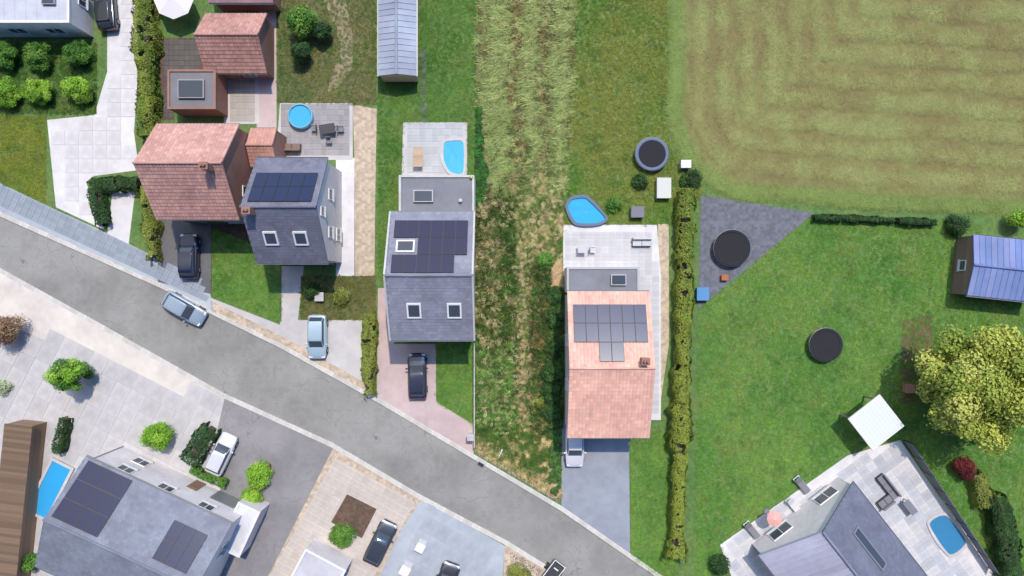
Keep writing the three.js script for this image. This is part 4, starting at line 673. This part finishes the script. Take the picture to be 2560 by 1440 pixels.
hedge('dark L shaped hedge left of the red house', [[338, 458], [232, 458], [252, 555]], 1.1, 1.2, G.dark);
hedge('yellow green hedge left of the dark driveway', [[366, 470], [372, 560], [380, 645]], 1.0, 1.3, G.olive);
hedge('olive hedge between two front drives', [[924, 790], [920, 900], [922, 985]], 1.0, 1.3, G.olive);
hedge('long yellow green hedge right of the orange roofed house', [[1718, 478], [1716, 640], [1712, 800], [1706, 1000], [1700, 1200], [1692, 1400]], 1.25, 1.7, G.hedge, { den: 290 });
hedge('dark low hedge between the mown field and the large lawn', [[2040, 542], [2200, 548], [2340, 556]], 0.55, 0.8, G.dark);
hedge('dark green hedge beside the white parked car below the road', [[520, 1075], [470, 1150]], 1.5, 1.5, G.dark);
hedge('low green hedge below the white parked car', [[480, 1175], [560, 1212]], 0.7, 0.9, G.mid);
hedge('dark green hedge along the timber shed', [[158, 1050], [140, 1130]], 0.7, 1.2, G.dark);
tree('conifer', 'bright green conifer on the pale forecourt at the lower left', 176, 938, 1.75, 5.2, G.mid.concat(G.lime), { n: 7500, leaf: 0.17, fy: 1.5, lumps: 34, lr: 0.3 });
tree('round_tree', 'round light green tree in front of the house with two solar arrays', 394, 1092, 1.6, 3.0, G.lime, { n: 5200, leaf: 0.16 });
tree('garden_shrub', 'bright lime green shrub beside the grey side drive', 644, 1190, 1.5, 2.0, G.lime, { n: 5000, leaf: 0.15, fy: 0.8, cat: 'shrub', group: 'lime shrubs beside the side drive' }).userData.label = 'upper bright lime shrub beside the grey side drive';
tree('garden_shrub', 'lower bright lime shrub beside the grey side drive', 628, 1245, 1.3, 1.8, G.lime, { n: 4200, leaf: 0.15, fy: 0.8, cat: 'shrub', group: 'lime shrubs beside the side drive' });
tree('copper_tree', 'brown leaved tree at the left edge below the road', 14, 822, 1.9, 3.6, G.brown, { n: 3600, leaf: 0.17 });
tree('garden_shrub', 'pale green shrub at the left edge near the brown tree', 6, 968, 0.9, 1.3, G.pale, { n: 1200, leaf: 0.14, cat: 'shrub' });
tree('garden_shrub', 'green shrub at the bottom left beside the timber shed', 74, 1405, 1.2, 1.9, G.mid, { n: 2000, leaf: 0.16, cat: 'shrub' });
tree('garden_shrub', 'low spreading green shrub in the square bed on the cream forecourt', 852, 1338, 1.55, 0.9, G.mid, { n: 3200, leaf: 0.14, fy: 0.35, cat: 'shrub', br: 3 });
tree('garden_shrub', 'olive shrub behind the bottom kerb near the trailer', 1296, 1440, 1.4, 1.6, G.olive, { n: 2400, leaf: 0.14, fy: 0.6, cat: 'shrub' });
tree('garden_shrub', 'dark olive shrub with the stone trough in front of the slate house', 778, 728, 0.95, 1.2, G.dark, { n: 1500, leaf: 0.13, fy: 0.8, cat: 'shrub' });
tree('garden_shrub', 'olive shrub near the dry strip in front of the slate house', 856, 742, 1.1, 1.0, G.olive, { n: 1800, leaf: 0.13, fy: 0.6, cat: 'shrub' });
tree('garden_tree', 'bushy green tree in the garden behind the slate house', 760, 58, 1.7, 3.4, G.mid, { n: 3600, leaf: 0.18 });
tree('garden_tree', 'dark green tree below the bushy one in the back garden', 752, 130, 1.2, 2.6, G.dark, { n: 2200, leaf: 0.17 });
tree('garden_tree', 'dark green tree beside the dry curve in the back garden', 806, 78, 1.0, 2.4, G.dark, { n: 1700, leaf: 0.17 });
tree('big_tree', 'large spreading yellow green tree at the right edge', 2462, 968, 6.3, 9.5, G.yellow, { n: 26000, leaf: 0.3, fy: 0.62, lumps: 64, lr: 0.24, trunk: 0.38, br: 12 });
tree('red_shrub', 'dark red leaved shrub below the large yellow green tree', 2410, 1172, 1.35, 1.9, G.red, { n: 2400, leaf: 0.16, fy: 0.8, cat: 'shrub' });
tree('garden_shrub', 'dark green bush at the end of the low field hedge', 2392, 566, 1.4, 1.9, G.dark, { n: 2400, leaf: 0.16, cat: 'shrub' });
tree('garden_tree', 'lime green tree above the blue roofed shed', 2552, 548, 1.2, 2.6, G.lime, { n: 2000, leaf: 0.16 });
hedge('dark green hedge at the lower right edge', [[2500, 1250], [2540, 1440]], 1.6, 1.7, G.dark);
hedge('olive hedge above the lower right pool', [[2448, 1190], [2470, 1260]], 1.2, 1.2, G.olive);
tree('garden_shrub', 'dark green shrub at the left foot of the pale metal roof', 1800, 1410, 1.3, 1.7, G.dark, { n: 2400, leaf: 0.15, cat: 'shrub' });
tree('garden_shrub', 'dark green shrub between the trampoline pad and the garden chest', 1600, 452, 1.0, 1.2, G.dark, { n: 1500, leaf: 0.15, cat: 'shrub' });
tree('garden_shrub', 'dark green shrub at the corner of the field above the gravel yard', 1728, 452, 1.3, 1.3, G.dark, { n: 2200, leaf: 0.15, fy: 0.7, cat: 'shrub' });
tree('garden_shrub', 'bright green shrub right of the kidney shaped pool', 1535, 515, 1.0, 1.0, G.mid, { n: 1500, leaf: 0.14, fy: 0.7, cat: 'shrub' });

// ------------------------------------------------------------------ the wild plot in the middle: windrows, tall grass, weeds, brambles
const plotPoly = [[1196, -140], [1438, -140], [1432, 200], [1418, 420], [1404, 520], [1402, 1252], [1190, 1127], [1190, 440], [1192, 300]];
function plot(px, py) {                           // what grows at this place: [kind, colour, scale, leanY]
  const x = (px - 1280) / PPM, z = (py - 720) / PPM, n1 = fbm(x * 0.7 + 20, z * 0.5 + 20, 3), n2 = fbm(x * 1.9 + 80, z * 1.9 + 10, 3), n3 = fbm(x * 4.5 + 3, z * 4.5 + 60, 2), n4 = fbm(x * 3.4 + 13, z * 2.2 + 90, 3), r = rnd();
  const edge = 22 * (n2 - 0.5), X = px + edge, Y = py + 70 * (n1 - 0.5);
  const dry = rgb(206, 188, 140), tan = rgb(176, 148, 102), pale = rgb(190, 197, 124), palegreen = rgb(158, 182, 104), green = rgb(74, 120, 42), dark = rgb(46, 84, 30), olive = rgb(116, 130, 62), rust = rgb(184, 134, 88);
  if (px < 1190 + 26 * n4 + 10 * sm(330, 420, py) && py > 270 && py < 530) return ['weed', r < 0.6 ? rgb(58, 118, 40) : dark, rr(0.6, 1.0)];
  const tz = X > 1288 ? sm(580, 320, Y) : sm(575, 440, Y);
  if (rnd() < tz) {                               // cut grass drawn into rows
    const wob = 7 * Math.sin(py * 0.021 + px * 0.01) + 22 * (n1 - 0.5), c = px - wob - Math.max(0, py - 300) * 0.02;
    const row = Math.max(1 - Math.abs(c - 1240) / 50, 1 - Math.abs(c - 1326) / 34, 1 - Math.abs(c - 1396) / 44, 0.0), d = sm(0.3, 0.85, 0.68 * row + 1.9 * (n4 - 0.5) + 0.9 * (n2 - 0.5) + 0.2);
    if (Math.abs(c - 1286) < 7 || Math.abs(c - 1357) < 6) { if (rnd() < 0.8) return ['rough', mix3(rgb(176, 152, 106), rgb(146, 126, 80), rnd()), rr(0.4, 0.8)]; }
    if (rnd() < d * 0.6) { const low = sm(150, 380, py) * sm(0.4, 0.6, n1); return ['swath', mix3(mix3(pale, palegreen, clamp(n2 * 1.6 - 0.35 + low * 0.6)), olive, rnd() * 0.6), rr(0.5, 1.0), 1.6]; }
    const bare = sm(0.45, 0.0, row);
    return [r < 0.6 ? 'rough' : 'brush', rnd() < 0.22 + 0.4 * bare + 0.8 * (n3 - 0.5) ? mix3(rgb(160, 134, 90), rgb(132, 114, 70), rnd()) : mix3(rgb(84, 92, 44), rgb(122, 132, 70), rnd()), rr(0.45, 0.9)];
  }
  const low = sm(1040, 1085, Y);
  if (rnd() < low) {                              // short grass above the kerb, drying out toward the edge of the plot
    const kd = (1138 + (px - 1190) * 0.59) - py, d = sm(75, 10, kd - 40 * (n2 - 0.5)) * 0.8 + sm(0.56, 0.66, n2) * sm(1230, 1310, px) * 0.9;
    if (rnd() < d) return [r < 0.5 ? 'hay' : 'rough', mix3(mix3(dry, rgb(190, 156, 110), rnd()), olive, n3 > 0.6 ? 0.5 : 0), rr(0.5, 0.8), 0.8];
    if (px > 1375) return ['weed', r < 0.5 ? green : rgb(70, 104, 56), rr(0.5, 0.8)];
    return ['rough', mix3(rgb(64, 106, 32), rgb(94, 124, 46), n3), rr(0.6, 1.1)];
  }
  const mixed = (a, b, c, k) => { const q = rnd() + k; return q > 0.66 ? a : q > 0.33 ? b : c; };
  if (X < 1284) {
    if (Y > 850 + 90 * (n3 - 0.5)) { const c = mixed(rgb(108, 146, 64), rgb(82, 122, 46), rgb(58, 92, 36), 1.1 * (n4 - 0.5)); return r < 0.5 ? ['weed', c, rr(0.5, 1.0)] : r < 0.8 ? ['brush', mix3(c, olive, rnd()), rr(0.7, 1.2)] : ['tall', mix3(olive, dry, rnd()), rr(0.3, 0.6)]; }
    const right = sm(1236, 1275, px), c = mixed(mix3(dry, rust, n3 > 0.6 ? 0.15 : 0), olive, mix3(green, dark, rnd() * 0.6), 1.5 * (n2 - 0.5) + 0.9 * (n4 - 0.5) - 0.1 - 0.3 * right);
    return r < 0.16 + 0.2 * right ? ['weed', mix3(green, dark, rnd()), rr(0.5, 1.0)] : ['tall', mix3(c, olive, rnd() * 0.3), rr(0.5, 1.05)];
  }
  if (Y < 660) { const k = n2 + 0.35 * (n3 - 0.5); const k2 = k + 0.9 * (n4 - 0.5); return rnd() < sm(0.36, 0.6, k2) ? [r < 0.4 ? 'hay' : 'brush', mix3(dry, rgb(172, 162, 100), rnd()), rr(0.6, 1.0), 0.9] : ['brush', mix3(olive, green, rnd() * 0.8), rr(0.5, 1.0)]; }
  if (X < 1332) {
    if (Math.abs(px - 1290 - 3 * Math.sin(py * 0.02)) < 6 && py > 825 && py < 990) return ['rough', rgb(62, 92, 54), rr(0.5, 0.8)];
    const rut = (Math.abs(px - 1284 + 4 * (n2 - 0.5)) < 4 || Math.abs(px - 1308 + 12 * (n2 - 0.5)) < 5) ? 0.3 : 0, c = mixed(mix3(dry, tan, rnd()), py > 800 ? mix3(tan, olive, rnd()) : olive, mix3(green, dark, rnd() * 0.5), 1.3 * (n4 - 0.5) + rut - 0.2);
    return [r < 0.25 ? 'hay' : 'brush', c, rr(0.45, 0.95), 0.9];
  }
  if (py < 720 && px > 1374) return ['hay', mix3(rgb(206, 176, 134), tan, rnd()), rr(0.5, 0.8), 0.5];
  const edgeR = sm(1355, 1388, px), c = mixed(mix3(rgb(166, 140, 92), rgb(136, 120, 70), rnd()), rgb(112, 116, 56), mix3(dark, rgb(70, 104, 40), rnd()), 1.3 * (n2 - 0.5) + 0.8 * (n4 - 0.5) - 0.22 - 0.4 * edgeR);
  return rnd() < 0.3 + 0.4 * edgeR ? ['weed', mix3(c, dark, rnd() * 0.5), rr(0.8, 1.5)] : ['tall', c, rr(0.4, 0.9)];
}
{
  const bx0 = P(1180, 0)[0], bx1 = P(1446, 0)[0], bz0 = P(0, -145)[1], bz1 = P(0, 1270)[1], W = bx1 - bx0, D = bz1 - bz0;
  const litter = rgb(104, 92, 56), t = tex(256, 1400, (u, v) => { const px = 1280 + (bx0 + u * W) * PPM, py = 720 + (bz1 - v * D) * PPM, c = plot(px, py)[1], k = 0.55 + 0.5 * hash(u * 256 | 0, v * 1400 | 0); return mix3(c, litter, 0.6).map(q => q * k); }, W, D);
  t.offset.set(-bx0 / W, bz1 / D);
  struct(obj('wild_plot', sheetGeo(px2w(plotPoly), 0.012), mat([1, 1, 1], { map: t, bumpMap: T.grainBump, bumpScale: 0.05 }))).userData.label = 'overgrown narrow building plot between two houses';
  const lists = { hay: [], rough: [], tall: [], weed: [], swath: [], brush: [] }, step = 0.085;
  for (let x = bx0; x < bx1; x += step) for (let z = -29.5; z < bz1; z += step) {
    const X = x + rr(-step, step), Z = z + rr(-step, step), px = 1280 + X * PPM, py = 720 + Z * PPM; if (!inside(plotPoly, px, py)) continue;
    const [k, c, s, sy = 1] = plot(px, py); if (rnd() < { tall: 0.66, weed: 0.5, brush: 0.35, swath: 0.1, hay: 0.3, rough: 0.1 }[k]) continue;
    const b = rr(0.5, 1.45) * (0.65 + 0.7 * fbm(X * 2.6, Z * 2.6 + 33, 2)), fl = fbm(X * 0.5 + 9, Z * 0.5, 2) * 9; 
    lists[k].push([X, 0.012, Z, k === 'swath' ? rr(-0.5, 0.5) + 1.1 * (fbm(X * 0.9, Z * 0.9 + 5, 2) - 0.5) + (rnd() < 0.5 ? Math.PI : 0) : rr(0, 6.28), s, c.map(q => q * b), sy, k === 'tall' ? Math.cos(fl) * 0.55 : 0, k === 'tall' ? Math.sin(fl) * 0.55 : 0]);
  }
  scatter('cut_hay', 'loose dry straw scattered over the wild plot', 'hay', tufts.hay, lists.hay);
  scatter('hay_swath', 'long pale green stalks of cut grass drawn into rows on the wild plot', 'hay', tufts.swath, lists.swath);
  scatter('dry_brush', 'knee high straw and dry brush in the middle of the wild plot', 'grass', tufts.brush, lists.brush);
  scatter('rough_grass', 'short rough grass and straw covering the wild plot', 'grass', tufts.rough, lists.rough);
  scatter('tall_grass', 'tall half dry grass leaning over on the wild plot beside the grey roofed house', 'grass', tufts.tall, lists.tall);
  scatter('weeds', 'broad leaved green weeds at the lower left and right edges of the wild plot', 'weeds', tufts.weed, lists.weed);
  const stalks = []; for (let i = 0; i < 4200; i++) { const px = rr(1196, 1400), py = rr(505, 1060), [x, z] = P(px, py), n = fbm(x * 1.6 + 4, z * 1.6 + 8, 3), left = px < 1284; if (rnd() > sm(0.3, 0.7, n) * (left ? (py < 860 ? 1 : 0.3) : px < 1360 ? 0.5 : 0.2)) continue; const fl = fbm(x * 0.5 + 9, z * 0.5, 2) * 9, k = rr(0.7, 1.25); stalks.push([x, left && py < 860 ? rr(0.25, 0.6) : rr(0.1, 0.3), z, fl + rr(-0.6, 0.6), rr(0.5, 1), mix3(rgb(214, 194, 146), rgb(184, 168, 112), rnd()).map(q => q * k), 1.5]); }
  scatter('dry_stalks', 'bleached dry stalks tangled over the green growth of the wild plot', 'grass', tufts.stalk, stalks);
  const rub = []; for (let i = 0; i < 700; i++) { const u = rnd(), s = rnd() < 0.7; const px = s ? lerp(1192, 1402, u) : lerp(1275, 1352, u), py = s ? 1137 + (px - 1190) * 0.59 - 2 - Math.abs(rr(-9, 9)) : 1371 + (px - 1270) * 0.62 + Math.abs(rr(-22, 22)); const [x, z] = P(px, py), g = rr(0.05, 0.4); rub.push([x, 0.02, z, rr(0, 6), rr(0.02, 0.07), [g, g * 0.93, g * 0.82], 0.6]); }
  scatter('rubble', 'small broken stones scattered along the kerb of the wild plot', 'rubble', new THREE.IcosahedronGeometry(1, 0), rub, mat([1, 1, 1]));
}
[[1366, 652, 0.9, 0.8, G.mid, 'fresh green bramble bush beside the white terrace corner of the wild plot'], [1390, 742, 0.85, 1.1, G.dark, 'topmost dark bramble along the wall of the orange roofed house'], [1392, 800, 0.8, 1.2, G.dark, 'second dark bramble from the top along the orange house wall'], [1390, 872, 0.9, 1.2, G.dark, 'third dark bramble from the top along the orange house wall'], [1384, 935, 1.1, 1.4, G.dark, 'largest dark bramble beside the wall of the orange roofed house'], [1380, 985, 1.1, 1.3, G.dark, 'dark bramble just above the lowest one at the orange house wall'], [1350, 1014, 0.95, 0.9, G.dark.concat(G.olive), 'low dark bramble at the foot of the dry brush'], [1384, 1032, 0.9, 1.1, G.dark, 'lowest dark bramble against the wall of the orange roofed house'], [1362, 862, 0.7, 0.7, [rgb(150, 116, 70), rgb(120, 104, 56), rgb(104, 112, 50)], 'brown withered bush near the house wall']]
  .forEach(([px, py, r, h, pal, label]) => tree('bramble_bush', label, px - 3, py, r * 1.2, h, pal, { n: Math.round(2200 * r * r + 400), leaf: 0.19, fy: 0.6, lumps: 30, lr: 0.34, cat: 'bush', br: 7, trunk: 0.03, group: 'bramble bushes along the right edge of the wild plot' }));
[[1322, 982, 0.4, 'forked dead branch lying in the brush of the wild plot'], [1345, 1030, 1.5, 'pale dead branch at the foot of the dark brambles'], [1338, 935, 2.3, 'curved dead branch between the brown brush and brambles'], [1390, 690, 0.9, 'bent dry branch near the white terrace corner']].forEach(([px, py, a, label]) => {
  const [x, z] = P(px, py, 0.5), t = thing('dead_branch', label, 'branch', [x, 0.3, z], a), m = mat([0.42, 0.35, 0.26], { map: T.wood }), c = new THREE.CatmullRomCurve3([V(-0.6, 0, 0), V(-0.2, 0.1, 0.1), V(0.2, 0.08, 0.02), V(0.7, 0.15, 0.2)]);
  obj('stem', [new THREE.TubeGeometry(c, 14, 0.022, 6)], m, t); obj('twig', [bar([-0.1, 0.1, 0.08], [0.25, 0.2, -0.25], 0.012, 5)], m, t); obj('twig', [bar([0.25, 0.09, 0.03], [0.55, 0.2, -0.1], 0.011, 5)], m, t); });

// ------------------------------------------------------------------ shadows on, draw
scene.traverse(o => { if (o.isMesh && o !== sky) { o.castShadow = true; o.receiveShadow = true; } });
renderer.render(scene, camera);
